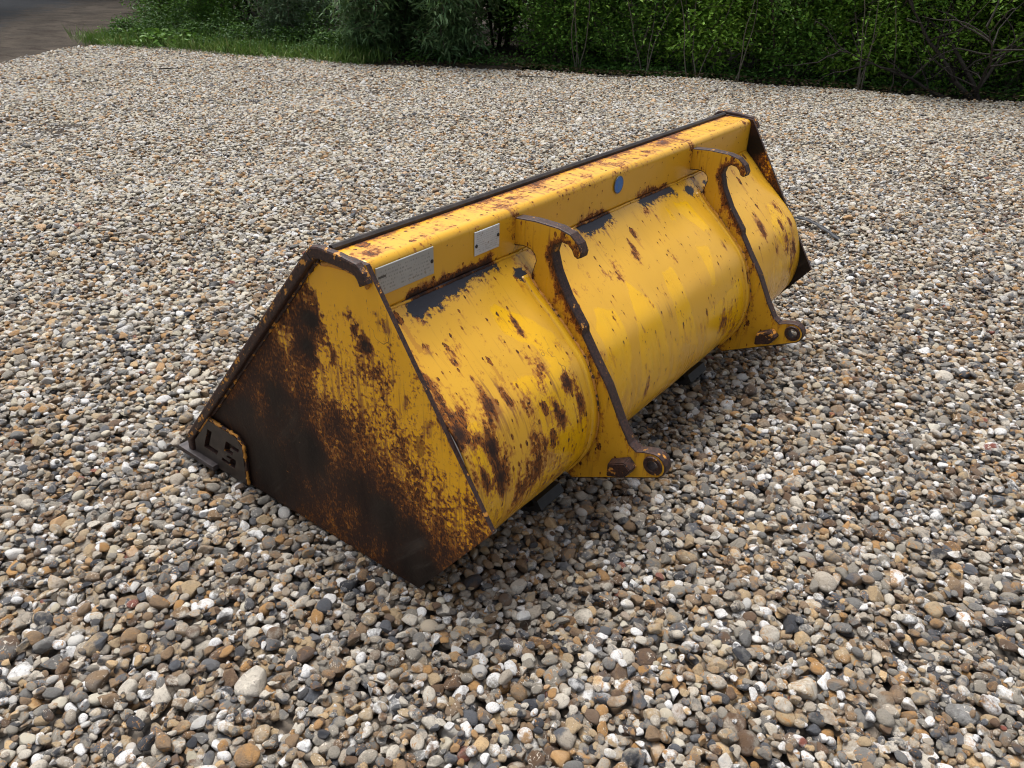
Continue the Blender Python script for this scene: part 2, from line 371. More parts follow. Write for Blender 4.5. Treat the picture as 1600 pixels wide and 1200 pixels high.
# general wear: near section lower part and around the brackets
wear += blob(P, .16, .45, .26, .24, .19) + blob(P, .42, .45, .10, .12, .12) + blob(P, 2.17, .42, .07, .16, .22) + blob(P, 1.57, .60, .10, .10, .22) + blob(P, 1.45, .38, .5, .3, -.03)
wear += .13 * np.exp(-np.maximum(P[:, 1], 0) / .05) + .10 * np.exp(-P[:, 0] / .03) + .12 * np.exp(-(W - P[:, 0]) / .03)
wear += .10 * np.clip((P[:, 1] - .55) / .3, 0, 1)
for bx in (.574, 1.726): wear += .12 * np.exp(-((P[:, 0] - bx) / .035) ** 2)
for x, s, rx, rs, a in [(.094, .432, .022, .035, .5), (.101, .52, .022, .05, .55), (.053, .396, .02, .02, .3), (.22, .343, .012, .035, .35), (.454, .407, .028, .032, .45), (.49, .472, .018, .05, .45), (.399, .492, .018, .03, .4),
    (.407, .178, .008, .035, .5), (.398, .218, .012, .02, .4), (.357, .277, .012, .025, .3), (.392, .328, .012, .03, .3), (.01, .363, .03, .03, .5), (.02, .29, .015, .05, .4), (.058, .312, .02, .02, .4), (.042, .5, .02, .04, .35), (1.105, .147, .014, .04, .38),
    (1.086, .181, .018, .03, .35), (.944, .213, .01, .05, .35), (1.315, .059, .03, .02, .2), (.148, .165, .02, .015, .25), (.086, .139, .025, .02, .25), (.608, .165, .012, .04, .3), (.379, .454, .012, .03, .35),
    (2.0, .302, .02, .05, .35), (1.978, .338, .02, .04, .3), (2.229, .495, .02, .06, .45), (2.189, .543, .02, .05, .35), (1.702, .404, .012, .04, .4), (1.472, .566, .03, .06, .25), (1.0, .31, .008, .05, .35), (.883, .178, .015, .05, .3), (.139, .343, .02, .03, .3), (.27, .55, .03, .06, .28), (.35, .6, .04, .06, .2), (.2, .62, .05, .05, .25)]:
    wear += blob(P, x, s, rx, rs, a)
rp_ = np.random.default_rng(5)
for _ in range(105):
    x, s_ = rp_.uniform(0, W), rp_.uniform(.02, .85); big = rp_.random() ** 3
    wear += blob(P, x, s_, .006 + .016 * big, .014 + .05 * big * rp_.uniform(.5, 1.4), rp_.uniform(.15, .36))
bare = np.zeros(len(P))
for poly in ([(.12, -.02), (.46, -.02), (.47, .006), (.42, .012), (.35, .014), (.28, .036), (.24, .022), (.20, .044), (.16, .040), (.13, .055), (.11, .035)], [(.90, -.02), (1.10, -.02), (1.10, .02), (1.03, .035), (.93, .03)], [(1.30, -.02), (1.53, -.02), (1.545, .03), (1.45, .022), (1.32, .03)]):
    d = seg_dist(P, poly); q = inpoly(P, poly); bare = np.maximum(bare, np.where(q, .75 + d * 14, .62 - d * 14))
bare = np.maximum(bare, blob(P, .540, .068, .026, .026, 1.1)); bare = np.maximum(bare, blob(P, 1.655, .055, .035, .028, 1.05)); bare = np.maximum(bare, blob(P, 1.80, .06, .022, .03, .8))
bare = np.maximum(bare, 0)
fresh = np.zeros(len(P))
for poly in ([(.355, .114), (.386, .12), (.449, .172), (.508, .264), (.51, .365), (.427, .374), (.411, .267), (.346, .196)], [(.265, .323), (.426, .343), (.51, .43), (.505, .551), (.396, .63), (.297, .533), (.307, .421)],
    [(1.503, .069), (1.585, .091), (1.608, .224), (1.562, .224), (1.5, .117)], [(1.432, .064), (1.448, .125), (1.416, .13)], [(1.455, .264), (1.519, .277), (1.441, .416), (1.414, .412)], [(1.156, .274), (1.225, .284), (1.215, .394), (1.259, .595), (1.125, .525), (1.132, .336)],
    [(.953, .241), (1.007, .33), (1.019, .426), (1.033, .529), (1.041, .638), (.9, .9), (.80, .8), (.832, .543), (.879, .358)], [(2.151, .261), (2.244, .287), (2.215, .439), (2.113, .483), (2.065, .363)], [(.736, .261), (.806, .3), (.793, .46), (.752, .531), (.70, .6), (.669, .432), (.678, .327)],
    [(.03, .33), (.09, .36), (.12, .6), (.08, .85), (.02, .85)], [(.62, .4), (.66, .42), (.7, .75), (.64, .8)], [(1.34, .5), (1.66, .45), (1.66, .9), (1.3, .9)], [(.30, .6), (.5, .55), (.54, .9), (.2, .9)]):
    d = seg_dist(P, poly); q = inpoly(P, poly); fresh = np.maximum(fresh, np.where(q, .5 + d * 9, .46 - d * 12))
fresh = np.maximum(fresh, .25 + .5 * np.clip((P[:, 1] - .45) / .2, 0, .35))
setattr_(me, 'wear', wear); setattr_(me, 'bare', bare); setattr_(me, 'fresh', np.clip(fresh, 0, 1))
shell = under(link('shell', me, bucket, [M_shell])); sol = shell.modifiers.new('solid', 'SOLIDIFY'); sol.thickness = .008; sol.offset = 0
del i

# side plates
SP = [(.125, .950), (-.264, .345), (0, 0), (1.09, 0), (1.084, .083), (.305, .945), (.28, .955)]
def side(name, x0, x1, dark=False):
    o = plate(name, SP, x0, x1, bucket, [M_side, M_edge], step=.016)
    P = coords(o.data)[:, 1:]
    if dark:
        wr = idw(P, [(.12, .93, .85), (.08, .85, 1), (0, .8, .55), (-.05, .72, .6), (-.08, .62, 1), (-.25, .35, 1), (.2, .5, 1), (0, 0, 1), (.8, .2, 1)])
    else:
        wr = idw(P, WPTS); wr += .10 * np.exp(-seg_dist(P, SP) / .012) * (wr < .6)
        for a, b, c, d, e_ in BL: wr += e_ * np.exp(-(((P[:, 0] - a) * math.cos(.5) + (P[:, 1] - b) * math.sin(.5)) / c) ** 2 - ((-(P[:, 0] - a) * math.sin(.5) + (P[:, 1] - b) * math.cos(.5)) / d) ** 2)
    setattr_(o.data, 'wear', wr); setattr_(o.data, 'bare', np.zeros(len(P))); setattr_(o.data, 'fresh', np.full(len(P), .62))
    return under(o)
# wear control points (y, z, amount), y forward, z up, on the side plate
WPTS = [(0.244, 0.911, 0.0), (0.153, 0.918, 0.0), (0.089, 0.903, 0.08), (0.281, 0.815, 0.05), (0.072, 0.859, 0.12), (0.263, 0.767, 0.15), (0.243, 0.737, 0.2), (0.069, 0.758, 0.3), (-0.004, 0.73, 0.2), (0.043, 0.66, 0.3), (-0.021, 0.647, 0.2), (-0.062, 0.608, 0.22), (-0.102, 0.569, 0.3), (-0.143, 0.511, 0.25), (-0.183, 0.453, 0.3), (-0.214, 0.389, 0.45), (-0.255, 0.359, 0.5), (0.342, 0.812, 0.75), (0.349, 0.741, 1.0), (0.38, 0.655, 1.0), (0.359, 0.623, 0.85), (0.401, 0.687, 0.8), (0.462, 0.648, 0.55), (0.534, 0.564, 0.8), (0.324, 0.635, 0.25), (0.326, 0.586, 0.4), (0.441, 0.534, 0.6), (0.227, 0.669, 0.35), (0.182, 0.647, 0.45), (0.237, 0.588, 0.48), (0.192, 0.546, 0.5), (0.096, 0.565, 0.45), (0.027, 0.573, 0.35), (0.046, 0.622, 0.3), (0.562, 0.425, 0.95), (0.65, 0.436, 0.75), (0.744, 0.309, 0.95), (0.507, 0.402, 0.9), (0.357, 0.461, 0.7), (0.282, 0.428, 0.72), (0.439, 0.295, 1.0), (0.648, 0.154, 1.0), (0.209, 0.396, 0.68), (0.106, 0.441, 0.55), (0.01, 0.483, 0.45), (0.113, 0.353, 0.65), (0.014, 0.399, 0.55), (-0.077, 0.442, 0.4), (0.223, 0.257, 0.9), (0.124, 0.215, 1.0), (-0.005, 0.324, 0.7), (-0.096, 0.349, 0.5), (-0.162, 0.362, 0.42), (0.002, 0.188, 0.95), (-0.116, 0.253, 0.62), (-0.204, 0.322, 0.5), (-0.017, 0.082, 1.0), (-0.115, 0.185, 0.8), (0.895, 0.249, 0.9), (0.976, 0.087, 1.0), (0.791, 0.385, 0.7), (0.298, 0.863, 0.05), (0.193, 0.857, 0.0)]
BL = [(0.199, 0.804, 0.014, 0.02, 0.5), (0.18, 0.771, 0.016, 0.025, 0.55), (0.153, 0.739, 0.02, 0.03, 0.6), (0.132, 0.723, 0.018, 0.02, 0.5), (0.109, 0.831, 0.012, 0.016, 0.45), (0.082, 0.814, 0.016, 0.02, 0.5), (0.063, 0.801, 0.014, 0.015, 0.4), (0.109, 0.672, 0.02, 0.03, 0.3), (0.066, 0.651, 0.014, 0.04, 0.35), (-0.037, 0.759, 0.01, 0.03, 0.3), (0.001, 0.63, 0.012, 0.03, 0.3), (-0.104, 0.616, 0.02, 0.025, 0.4), (-0.06, 0.571, 0.012, 0.03, 0.3), (0.279, 0.651, 0.01, 0.03, 0.35)]
sp1 = side('side_plate', -.014, 0)
sp2 = side('side_plate', W, W + .014, True)

# the bar along the front edge and the capped top edge of the near plate, and the far one
def bar_along(name, pts, width, x0, x1, parent, mats):
    """flat bar that follows pts in (y, z), lying inwards of them"""
    pts = [np.array(p, float) for p in pts]; inn = []
    for k, p in enumerate(pts):
        a = pts[max(k - 1, 0)]; b = pts[min(k + 1, len(pts) - 1)]; d = (b - a) / np.linalg.norm(b - a); nn = np.array([d[1], -d[0]]); inn.append(p + nn * width)
    o = plate(name, [tuple(p) for p in pts] + [tuple(p) for p in reversed(inn)], x0, x1, parent, mats, bev=.006, smooth=False)
    return o
fr = [(1.096, .0), (1.09, .083), (.98, .205), (.84, .362), (.70, .518), (.56, .674), (.42, .831), (.318, .944)]
for (xa, xb, par) in ((-.038, -.0142, sp1), (W + .0142, W + .040, sp2)):
    q = bar_along('edge_bar', fr, -.030, xa, xb, par, [M_edgey, M_edge])
tp = [(.318, .944), (.30, .962), (.27, .968), (.20, .966), (.135, .957), (.112, .938), (.10, .915)]
for (xa, xb, par) in ((-.036, -.0142, sp1), (W + .0142, W + .042, sp2)):
    bar_along('top_cap', tp, -.034, xa, xb, par, [M_edge, M_edgey])
# weld bead along the inside of the edge bar
def bead(name, pts, r, parent, mat, jit=.5, step=.009):
    pts = [np.array(p, float) for p in pts]; out = []
    for a, b in zip(pts, pts[1:]):
        n = max(1, int(np.linalg.norm(b - a) / step))
        for k in range(n): out.append(a + (b - a) * k / n)
    out.append(pts[-1]); bm = bmesh.new(); tube(bm, [tuple(p + np.array([rnd.uniform(-.1, .1) * r * 2 for _ in range(3)])) for p in out], r, 6, jit)
    return frombm(name, bm, parent, [mat], True)
wpl = [(p[0] - .026, p[1] - .019) for p in fr[2:]]
bead('weld_bead', [(-.016, a, b) for a, b in wpl], .0055, sp1, M_weldd)
bead('weld_bead', [(-.016, a, b) for a, b in [(.285, .917), (.20, .928), (.14, .918), (.118, .895)]], .007, sp1, M_weld)

# corner plate with two cut-out characters
def rectpoly(o_, u, v, pts): return [(o_[0] + u[0] * a + v[0] * b, o_[1] + u[1] * a + v[1] * b) for a, b in pts]
CP = [(1.062, .005), (1.050, .072), (.940, .197), (.790, .192), (.762, .165), (.772, .004)]
uL = (-.074, -.004); vL = (-.042, .086)     # foot direction, up direction of the glyphs
L = rectpoly((.998, .066), uL, vL, [(0, 0), (1.0, 0), (1.0, .26), (.34, .26), (.34, 1.05), (0, 1.05)])
S1 = rectpoly((.900, .052), uL, vL, [(.0, .60), (.0, 1.15), (.95, 1.15), (.95, .95), (.38, .95), (.38, .82), (.62, .82), (.62, .60)])
S2 = rectpoly((.900, .052), uL, vL, [(.0, .0), (.95, .0), (.95, .48), (.30, .48), (.30, .34), (.55, .34), (.55, .17), (.0, .17)])
cp = plate('corner_plate', CP, -.031, -.0142, sp1, [M_dark, M_edge], holes=[L, S1, S2])
bead('weld_bead', [(-.026, a, b) for a, b in [(1.02, .115), (.942, .202), (.788, .197), (.758, .166), (.768, .01)]], .0052, sp1, M_weld, .9, .007)

# top rail: folded angle section
rp = [(.250, .950), (.20, .950)] + [(.130 + .025 * (1 - math.cos(q_)), .925 + .025 * math.sin(q_)) for q_ in [math.pi / 2 * k / 8 for k in range(8, -1, -1)]] + [(.130, .86), (.130, .817)]
rs = np.r_[0, np.cumsum([math.dist(a, b) for a, b in zip(rp, rp[1:])])]
sr = np.linspace(0, rs[-1], 34); ry = np.interp(sr, rs, [p[0] for p in rp]); rz = np.interp(sr, rs, [p[1] for p in rp])
xr = np.linspace(.0005, W - .0005, 231); X, S = np.meshgrid(xr, sr); ny = len(sr)
v = np.c_[X.ravel(), np.repeat(ry, 231) + .0015 * np.sin(7 * X.ravel()), np.repeat(rz, 231)]
idx = np.arange(231 * ny).reshape(ny, 231); f = np.c_[idx[:-1, :-1].ravel(), idx[1:, :-1].ravel(), idx[1:, 1:].ravel(), idx[:-1, 1:].ravel()]
me = bpy.data.meshes.new('top_rail'); me.from_pydata(v.tolist(), [], f.tolist()); me.polygons.foreach_set('use_smooth', [True] * len(f))
uvl = me.uv_layers.new(name='UVMap'); uvl.data.foreach_set('uv', np.c_[X.ravel() * .8, S.ravel() * 1.6][f.ravel()].astype(np.float32).ravel())
P = np.c_[X.ravel(), S.ravel()]
top = P[:, 1] < .10
wear = np.full(len(P), .12) + np.where(top, .17, 0) + .38 * np.exp(-P[:, 1] / .014) + .14 * np.exp(-((P[:, 1] - .118) / .03) ** 2)
wear += blob(P, 1.35, .04, .35, .06, .12) + blob(P, .05, .07, .04, .03, .3) + blob(P, 1.62, .05, .07, .02, .3) + blob(P, .75, .05, .2, .04, .1)
for bx in (.574, 1.726): wear += blob(P, bx, .16, .03, .15, .25)
for a, b, am in ((.10, .50, .75), (.88, 1.12, .5), (1.28, 1.56, .52)):
    wear += am * np.exp(-((P[:, 1] - rs[-1]) / .024) ** 2) * np.clip((P[:, 0] - a) / .04, 0, 1) * np.clip((b - P[:, 0]) / .04, 0, 1)
setattr_(me, 'wear', wear); setattr_(me, 'bare', blob(P, 1.62, .03, .1, .012, .6)); setattr_(me, 'fresh', np.where(top, .26, .22) + blob(P, .25, .03, .2, .05, .1))
rail = under(link('top_rail', me, bucket, [M_rail])); sol = rail.modifiers.new('solid', 'SOLIDIFY'); sol.thickness = .006; sol.offset = -1
# dark lip standing behind the rail
lip = under(plate('top_lip', [(.2515, .91), (.2515, .958), (.258, .964), (.268, .962), (.270, .91)], .0, W, bucket, [M_dark]))
bead('weld_bead', [(0.002 + k * .0095, .128, .813 + .0012 * math.sin(k * .4)) for k in range(242)], .0042, bucket, M_rail, .35).location = ox
me = bpy.data.objects[bpy.context.scene.collection.objects[-1].name].data; P = coords(me); boxuv(me)
wear = np.full(len(P), .2)
for a, b, am in ((.12, .50, .6), (.88, 1.12, .5), (1.28, 1.56, .5)): wear += am * np.clip((P[:, 0] - a) / .03, 0, 1) * np.clip((b - P[:, 0]) / .03, 0, 1)
setattr_(me, 'wear', wear); setattr_(me, 'bare', wear * 0); setattr_(me, 'fresh', wear * 0 + .3)

# plates on the rail
def relabel(name, x0, z0, x1, z1, shear, rows, dark, rivets):
    t = NT(name + '_print'); g = t.node('ShaderNodeTexCoord').outputs['Generated']
    sx = t.node('ShaderNodeSeparateXYZ'); t.put(sx.inputs[0], g); gx, gz = sx.outputs[0], sx.outputs[2]
    row = t.math('MULTIPLY', gz, float(rows)); fr_ = t.math('FRACT', row); ri = t.math('FLOOR', row)
    cv = t.node('ShaderNodeCombineXYZ'); t.put(cv.inputs[0], t.math('MULTIPLY', gx, 26.0 if rows < 9 else 34.0)); t.put(cv.inputs[1], t.math('MULTIPLY', ri, 7.3))
    nn = t.noise(cv, 1.6, 2, .6)
    on = t.math('MULTIPLY', t.ss(nn, .50, .56), t.math('MULTIPLY', t.math('GREATER_THAN', fr_, .3), t.math('LESS_THAN', fr_, .75)))
    inside = t.math('MULTIPLY', t.math('MULTIPLY', t.math('GREATER_THAN', gx, .06), t.math('LESS_THAN', gx, .93)), t.math('MULTIPLY', t.math('GREATER_THAN', gz, .08), t.math('LESS_THAN', gz, .92)))
    ob = t.node('ShaderNodeTexCoord').outputs['Object']; dn = t.noise(ob, 18, 6, .7)
    base = t.mix(dn, (.27, .28, .27), (.40, .41, .40)) if dark else t.mix(dn, (.42, .45, .47), (.60, .63, .65))
    c = t.mix(t.math('MULTIPLY', t.math('MULTIPLY', on, inside), .45), base, (.10, .10, .10))
    if dark:     # the one bold short line
        bx = t.math('MULTIPLY', t.math('MULTIPLY', t.math('GREATER_THAN', gx, .03), t.math('LESS_THAN', gx, .16)), t.math('MULTIPLY', t.math('GREATER_THAN', gz, .60), t.math('LESS_THAN', gz, .68)))
        c = t.mix(t.math('MULTIPLY', bx, .85), c, (.02, .02, .02))
    c = t.mix(t.ss(t.noise(ob, 60, 4, .7), .60, .72), c, (.20, .15, .10))
    t.put(t.b.inputs['Base Color'], c); t.b.inputs['Roughness'].default_value = .5; t.b.inputs['Metallic'].default_value = .15
    t.put(t.b.inputs['Normal'], t.bump(dn, .25, .002))
    bm = bmesh.new(); yb, yf = .129, .1262
    a = [(x0, z0), (x1, z0 + shear), (x1, z1 + shear), (x0, z1)]
    va = [bm.verts.new((x, yb, z)) for x, z in a]; vb = [bm.verts.new((x, yf, z)) for x, z in a]
    bm.faces.new(vb)
    for k in range(4): bm.faces.new((va[k], va[(k + 1) % 4], vb[(k + 1) % 4], vb[k]))
    bmesh.ops.recalc_face_normals(bm, faces=bm.faces); bmesh.ops.bevel(bm, geom=[e for e in bm.edges if all(abs(v.co.y - yf) < 1e-5 for v in e.verts)], offset=.0012, segments=1, affect='EDGES')
    o = under(frombm(name, bm, rail, [t.m])); o.location = (0, 0, 0)
    for rx, rz in rivets:
        bm = bmesh.new(); bmesh.ops.create_uvsphere(bm, u_segments=10, v_segments=6, radius=.0055)
        for v_ in bm.verts: v_.co = Vector((v_.co.x, v_.co.y * .5, v_.co.z)) + Vector((rx, .1258, rz))
        r_ = frombm('rivet', bm, rail, [M_black], True)
    return o
pl1 = relabel('rating_plate', .018, .857, .222, .931, .001, 8, True, [(.214, .894)])
pl2 = relabel('rating_plate', .388, .857, .497, .925, .0, 11, False, [(.394, .885), (.490, .894)])
pl1['label'] = 'dull grey wide rating plate'; pl2['label'] = 'pale grey small rating plate'
t = NT('blue_sticker'); ob = t.node('ShaderNodeTexCoord').outputs['Generated']
sx = t.node('ShaderNodeSeparateXYZ'); t.put(sx.inputs[0], ob)
gx = t.math('SUBTRACT', sx.outputs[0], .5); gz = t.math('SUBTRACT', sx.outputs[2], .5)
rr = t.math('SQRT', t.math('ADD', t.math('MULTIPLY', gx, gx), t.math('MULTIPLY', gz, gz)))
c = t.mix(t.noise(ob, 6, 4), (.015, .11, .40), (.03, .17, .48)); c = t.mix(t.math('GREATER_THAN', rr, .43), c, (.05, .09, .17))
gl = t.math('MULTIPLY', t.math('LESS_THAN', t.math('ABSOLUTE', gx), .07), t.math('LESS_THAN', t.math('ABSOLUTE', gz), .24))
c = t.mix(t.math('MULTIPLY', gl, .5), c, (.05, .17, .22))
t.put(t.b.inputs['Base Color'], c); t.b.inputs['Roughness'].default_value = .4
bm = bmesh.new(); n_ = 40; va = [bm.verts.new((1.159 + .030 * math.cos(2 * math.pi * k / n_), .1275, .897 + .030 * math.sin(2 * math.pi * k / n_))) for k in range(n_)]
vb = [bm.verts.new((v_.co.x, .1265, v_.co.z)) for v_ in va]; bm.faces.new(vb)
for k in range(n_): bm.faces.new((va[k], va[(k + 1) % n_], vb[(k + 1) % n_], vb[k]))
bmesh.ops.recalc_face_normals(bm, faces=bm.faces)
frombm('round_sticker', bm, rail, [t.m])

# hook brackets
HB = [(.1325, .923), (.06, .928), (-.02, .925), (-.062, .915), (-.090, .893), (-.102, .869), (-.099, .854), (-.088, .849), (-.077, .854), (-.069, .870), (-.055, .882), (-.035, .885), (-.012, .870), (-.005, .845)]
LOW = [(-.022, .793), (-.062, .723), (-.124, .645), (-.127, .625), (-.177, .551), (-.223, .487), (-.276, .387), (-.316, .325), (-.340, .310), (-.368, .320)]
EYE = [(-.399 + .042 * math.cos(a), .284 + .042 * math.sin(a)) for a in [math.radians(d) for d in (85, 110, 135, 160, 185, 210, 235, 255)]]
CT = [(-.128, .112), (-.10, .125), (-.15, .215), (-.178, .29), (-.188, .376), (-.170, .455), (-.133, .538), (-.078, .597), (-.018, .652), (.042, .706), (.072, .745), (.060, .785), (.052, .811), (.058, .828), (.075, .840), (.10, .843), (.1325, .838)]
OUT = HB + LOW + EYE + CT
hole = [(-.399 + .019 * math.cos(2 * math.pi * k / 20), .284 + .019 * math.sin(2 * math.pi * k / 20)) for k in range(20)]
def bracket(x):
    o = plate('hook_bracket', OUT, x, x + .040, bucket, [M_brk, M_edge], holes=[hole], bev=.004, step=.018)
    P = coords(o.data)[:, 1:]; d = seg_dist(P, HB[1:] + LOW + EYE)
    d2 = seg_dist(P, CT[10:]); d3 = seg_dist(P, CT[:11]); hk = np.hypot(P[:, 0] + .07, P[:, 1] - .88)
    wr = .20 + .55 * np.exp(-hk / .04) + .5 * np.exp(-d2 / .008) * .5 + .38 * np.exp(-d3 / .022) + .35 * np.exp(-(np.hypot(P[:, 0] + .399, P[:, 1] - .284) / .045) ** 2)
    sl = seg_dist(P, [HB[12], HB[13]] + LOW[:3] + [LOW[2], LOW[1], LOW[0]]); wr += .45 * np.exp(-(sl / .024) ** 2)
    wr += .25 * np.exp(-seg_dist(P, LOW[3:] + LOW[3:][::-1]) / .010)
    setattr_(o.data, 'wear', wr); setattr_(o.data, 'bare', np.zeros(len(P))); setattr_(o.data, 'fresh', np.full(len(P), .36)); under(o)
    # stop block welded beside the eye
    bm = bmesh.new(); blk = [(-.262, .196), (-.330, .222), (-.352, .262), (-.325, .286), (-.262, .252)]
    va = [bm.verts.new((x - .0005, a, b)) for a, b in blk]; cx = sum(a for a, b in blk) / 5; cz = sum(b for a, b in blk) / 5
    vb = [bm.verts.new((x - .036, cx + (a - cx) * .86, cz + (b - cz) * .80)) for a, b in blk]
    bm.faces.new(va); bm.faces.new(list(reversed(vb)))
    for k in range(5): bm.faces.new((va[k], vb[k], vb[(k + 1) % 5], va[(k + 1) % 5]))
    bmesh.ops.recalc_face_normals(bm, faces=bm.faces); bmesh.ops.bevel(bm, geom=bm.edges[:], offset=.003, segments=2, affect='EDGES')
    frombm('stop_block', bm, o, [M_edgey])
    bm = bmesh.new()        # raised ring round the eye
    for rr_, (xa, xb) in (((.032, .019), (x - .004, x)),):
        rings = [[bm.verts.new((xx, -.399 + r_ * math.cos(2 * math.pi * k / 28), .284 + r_ * math.sin(2 * math.pi * k / 28))) for k in range(28)] for xx, r_ in ((xb, rr_[0]), (xa, rr_[0] - .003), (xa, rr_[1]), (xb, rr_[1]))]
        for A_, B_ in zip(rings, rings[1:]):
            for k in range(28): bm.faces.new((A_[k], A_[(k + 1) % 28], B_[(k + 1) % 28], B_[k]))
    bmesh.ops.recalc_face_normals(bm, faces=bm.faces); frombm('eye_ring', bm, o, [M_edge])
    # seams of weld on both sides, following the shell
    con = [(.084, .772), (.03, .719), (-.03, .668), (-.09, .612), (-.149, .549), (-.187, .456), (-.203, .376), (-.195, .289), (-.166, .223), (-.130, .166)]
    for xx in (x - .004, x + .044):
        bead('weld_bead', [(xx, a, b) for a, b in crom(con, 4)], .0065, o, M_weld, .6)
    return o
b1 = bracket(.574); b2 = bracket(1.726)
# doubler strips on the shell beside each bracket
def strip(x0, x1):
    pr = [p for p in crom([(.075, .764), (.03, .719), (-.03, .668), (-.09, .612), (-.147, .547), (-.186, .456), (-.202, .376), (-.194, .289), (-.166, .223), (-.123, .158)], 6)]
    bm = bmesh.new(); R_ = []
    for k, (a, b) in enumerate(pr):
        p0 = pr[max(k - 1, 0)]; p1 = pr[min(k + 1, len(pr) - 1)]; d = np.array(p1) - np.array(p0); d /= np.linalg.norm(d); nn = np.array([d[1], -d[0]]); nn *= -1 if nn[0] > 0 else 1
        if nn[0] == 0: nn = np.array([0, 1])
        R_.append([bm.verts.new(c_) for c_ in ((x0, a, b), (x0 + .004, a + nn[0] * .006, b + nn[1] * .006), (x1 - .004, a + nn[0] * .006, b + nn[1] * .006), (x1, a, b))])
    for A_, B_ in zip(R_, R_[1:]):
        for k in range(3): bm.faces.new((A_[k], A_[k + 1], B_[k + 1], B_[k]))
    bm.faces.new(R_[0]); bm.faces.new(list(reversed(R_[-1])))
    bmesh.ops.recalc_face_normals(bm, faces=bm.faces); o = frombm('doubler_strip', bm, bucket, [M_shell], True)
    me = o.data; boxuv(me); n_ = len(me.vertices); setattr_(me, 'wear', np.full(n_, .16)); setattr_(me, 'bare', np.zeros(n_)); setattr_(me, 'fresh', np.full(n_, .42)); return under(o)
strip(.535, .566); strip(1.687, 1.718)
# floor, cutting edge, wear strips below
under(plate('floor_plate', [(0.012, .004), (1.05, .004), (1.05, .020), (0.012, .020)], .001, W - .001, bucket, [M_dark]))
under(plate('cutting_edge', [(.93, .022), (1.135, .024), (1.155, .010), (1.155, .004), (.93, .0035)], -.052, W + .052, bucket, [M_blade], bev=.0015))
for xa, xb in ((.47, .60), (1.55, 1.70), (2.0, 2.15)):
    under(plate('wear_strip', [(-.04, .045), (-.055, .028), (-.03, .006), (.10, .002), (.10, -.012), (-.045, -.012), (-.085, .022), (-.065, .050)], xa, xb, bucket, [M_black]))

# ------------------------------------------------------------------ pebbles
def ico(n=3):
    bm = bmesh.new(); bmesh.ops.create_icosphere(bm, subdivisions=n, radius=1)
    bm.verts.ensure_lookup_table(); v = np.array([v.co[:] for v in bm.verts]); f = [[q.index for q in p.verts] for p in bm.faces]; bm.free(); return v, f
V0, F0 = ico(3)
t = NT('pebble_stone'); tc = t.node('ShaderNodeTexCoord').outputs['Object']; oi = t.node('ShaderNodeObjectInfo'); rv = oi.outputs['Random']
def rn(k): return t.math('FRACT', t.math('MULTIPLY', rv, k))
PAL = [(.00, (.72, .71, .69)), (.085, (.53, .48, .40)), (.175, (.37, .32, .255)), (.30, (.25, .225, .185)), (.42, (.155, .150, .140)), (.53, (.088, .093, .104)), (.61, (.032, .035, .043)), (.67, (.38, .28, .165)), (.77, (.22, .145, .082)), (.86, (.12, .072, .042)), (.93, (.36, .20, .075)), (.975, (.52, .36, .19)), (.996, (.19, .055, .035))]
def ramp(fac):
    cr = t.node('ShaderNodeValToRGB'); cr.color_ramp.interpolation = 'CONSTANT'; e = cr.color_ramp.elements
    e[0].position = 0; e[0].color = (*PAL[0][1], 1); e[1].position = PAL[1][0]; e[1].color = (*PAL[1][1], 1)
    for p_, c_ in PAL[2:]: q = e.new(p_); q.color = (*c_, 1)
    t.put(cr.inputs[0], fac); return cr.outputs[0]
# far gravel's lighter look, near gaps' shade, put into colour: paler stones with distance
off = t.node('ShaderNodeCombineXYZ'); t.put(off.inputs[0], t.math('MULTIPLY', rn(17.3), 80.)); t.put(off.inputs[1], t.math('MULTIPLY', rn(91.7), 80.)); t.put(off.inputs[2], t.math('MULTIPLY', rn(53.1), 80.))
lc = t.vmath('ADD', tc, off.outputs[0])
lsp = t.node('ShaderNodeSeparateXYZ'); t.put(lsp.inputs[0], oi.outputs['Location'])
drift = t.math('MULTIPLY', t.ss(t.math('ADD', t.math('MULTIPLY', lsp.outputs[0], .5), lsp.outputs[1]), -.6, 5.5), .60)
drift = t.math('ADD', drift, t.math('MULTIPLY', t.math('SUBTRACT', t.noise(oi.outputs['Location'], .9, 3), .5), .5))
ca = ramp(rn(233.7)); cb = ramp(rn(617.9))
n1 = t.noise(lc, .75, 6, .65); n2 = t.noise(lc, 5, 5, .7); n3 = t.noise(lc, 2.2, 3, .6, 1.2)
patchy = t.ss(rn(401.3), .25, .5)
c = t.mix(t.math('MULTIPLY', t.ss(n1, .42, .60), patchy), ca, cb)
c = t.mix(t.math('MULTIPLY', t.ss(n2, .50, .64), .65), c, t.mix(.55, c, (.07, .050, .034)))
c = t.mix(t.math('MULTIPLY', t.ss(t.noise(lc, 1.6, 5, .7, .8), .54, .66), t.ss(rn(951.3), .55, .62)), c, (.42, .21, .06))
c = t.mix(t.math('MULTIPLY', t.ss(n3, .60, .66), t.ss(rn(777.1), .55, .7)), c, (.62, .56, .47))
c = t.mix(t.math('MULTIPLY', t.math('SUBTRACT', rn(129.1), .5), .35), c, t.mix(.5, c, (.5, .45, .38)))
lum = t.node('ShaderNodeRGBToBW'); t.put(lum.inputs[0], c)
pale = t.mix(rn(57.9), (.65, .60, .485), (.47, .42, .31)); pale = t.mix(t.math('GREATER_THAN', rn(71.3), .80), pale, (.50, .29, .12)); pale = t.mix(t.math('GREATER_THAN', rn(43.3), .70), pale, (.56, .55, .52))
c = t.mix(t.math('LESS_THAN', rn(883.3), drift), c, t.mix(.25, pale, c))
t.put(t.b.inputs['Base Color'], c); t.put(t.b.inputs['Roughness'], t.math('ADD', .26, t.math('MULTIPLY', rn(311.9), .4)))
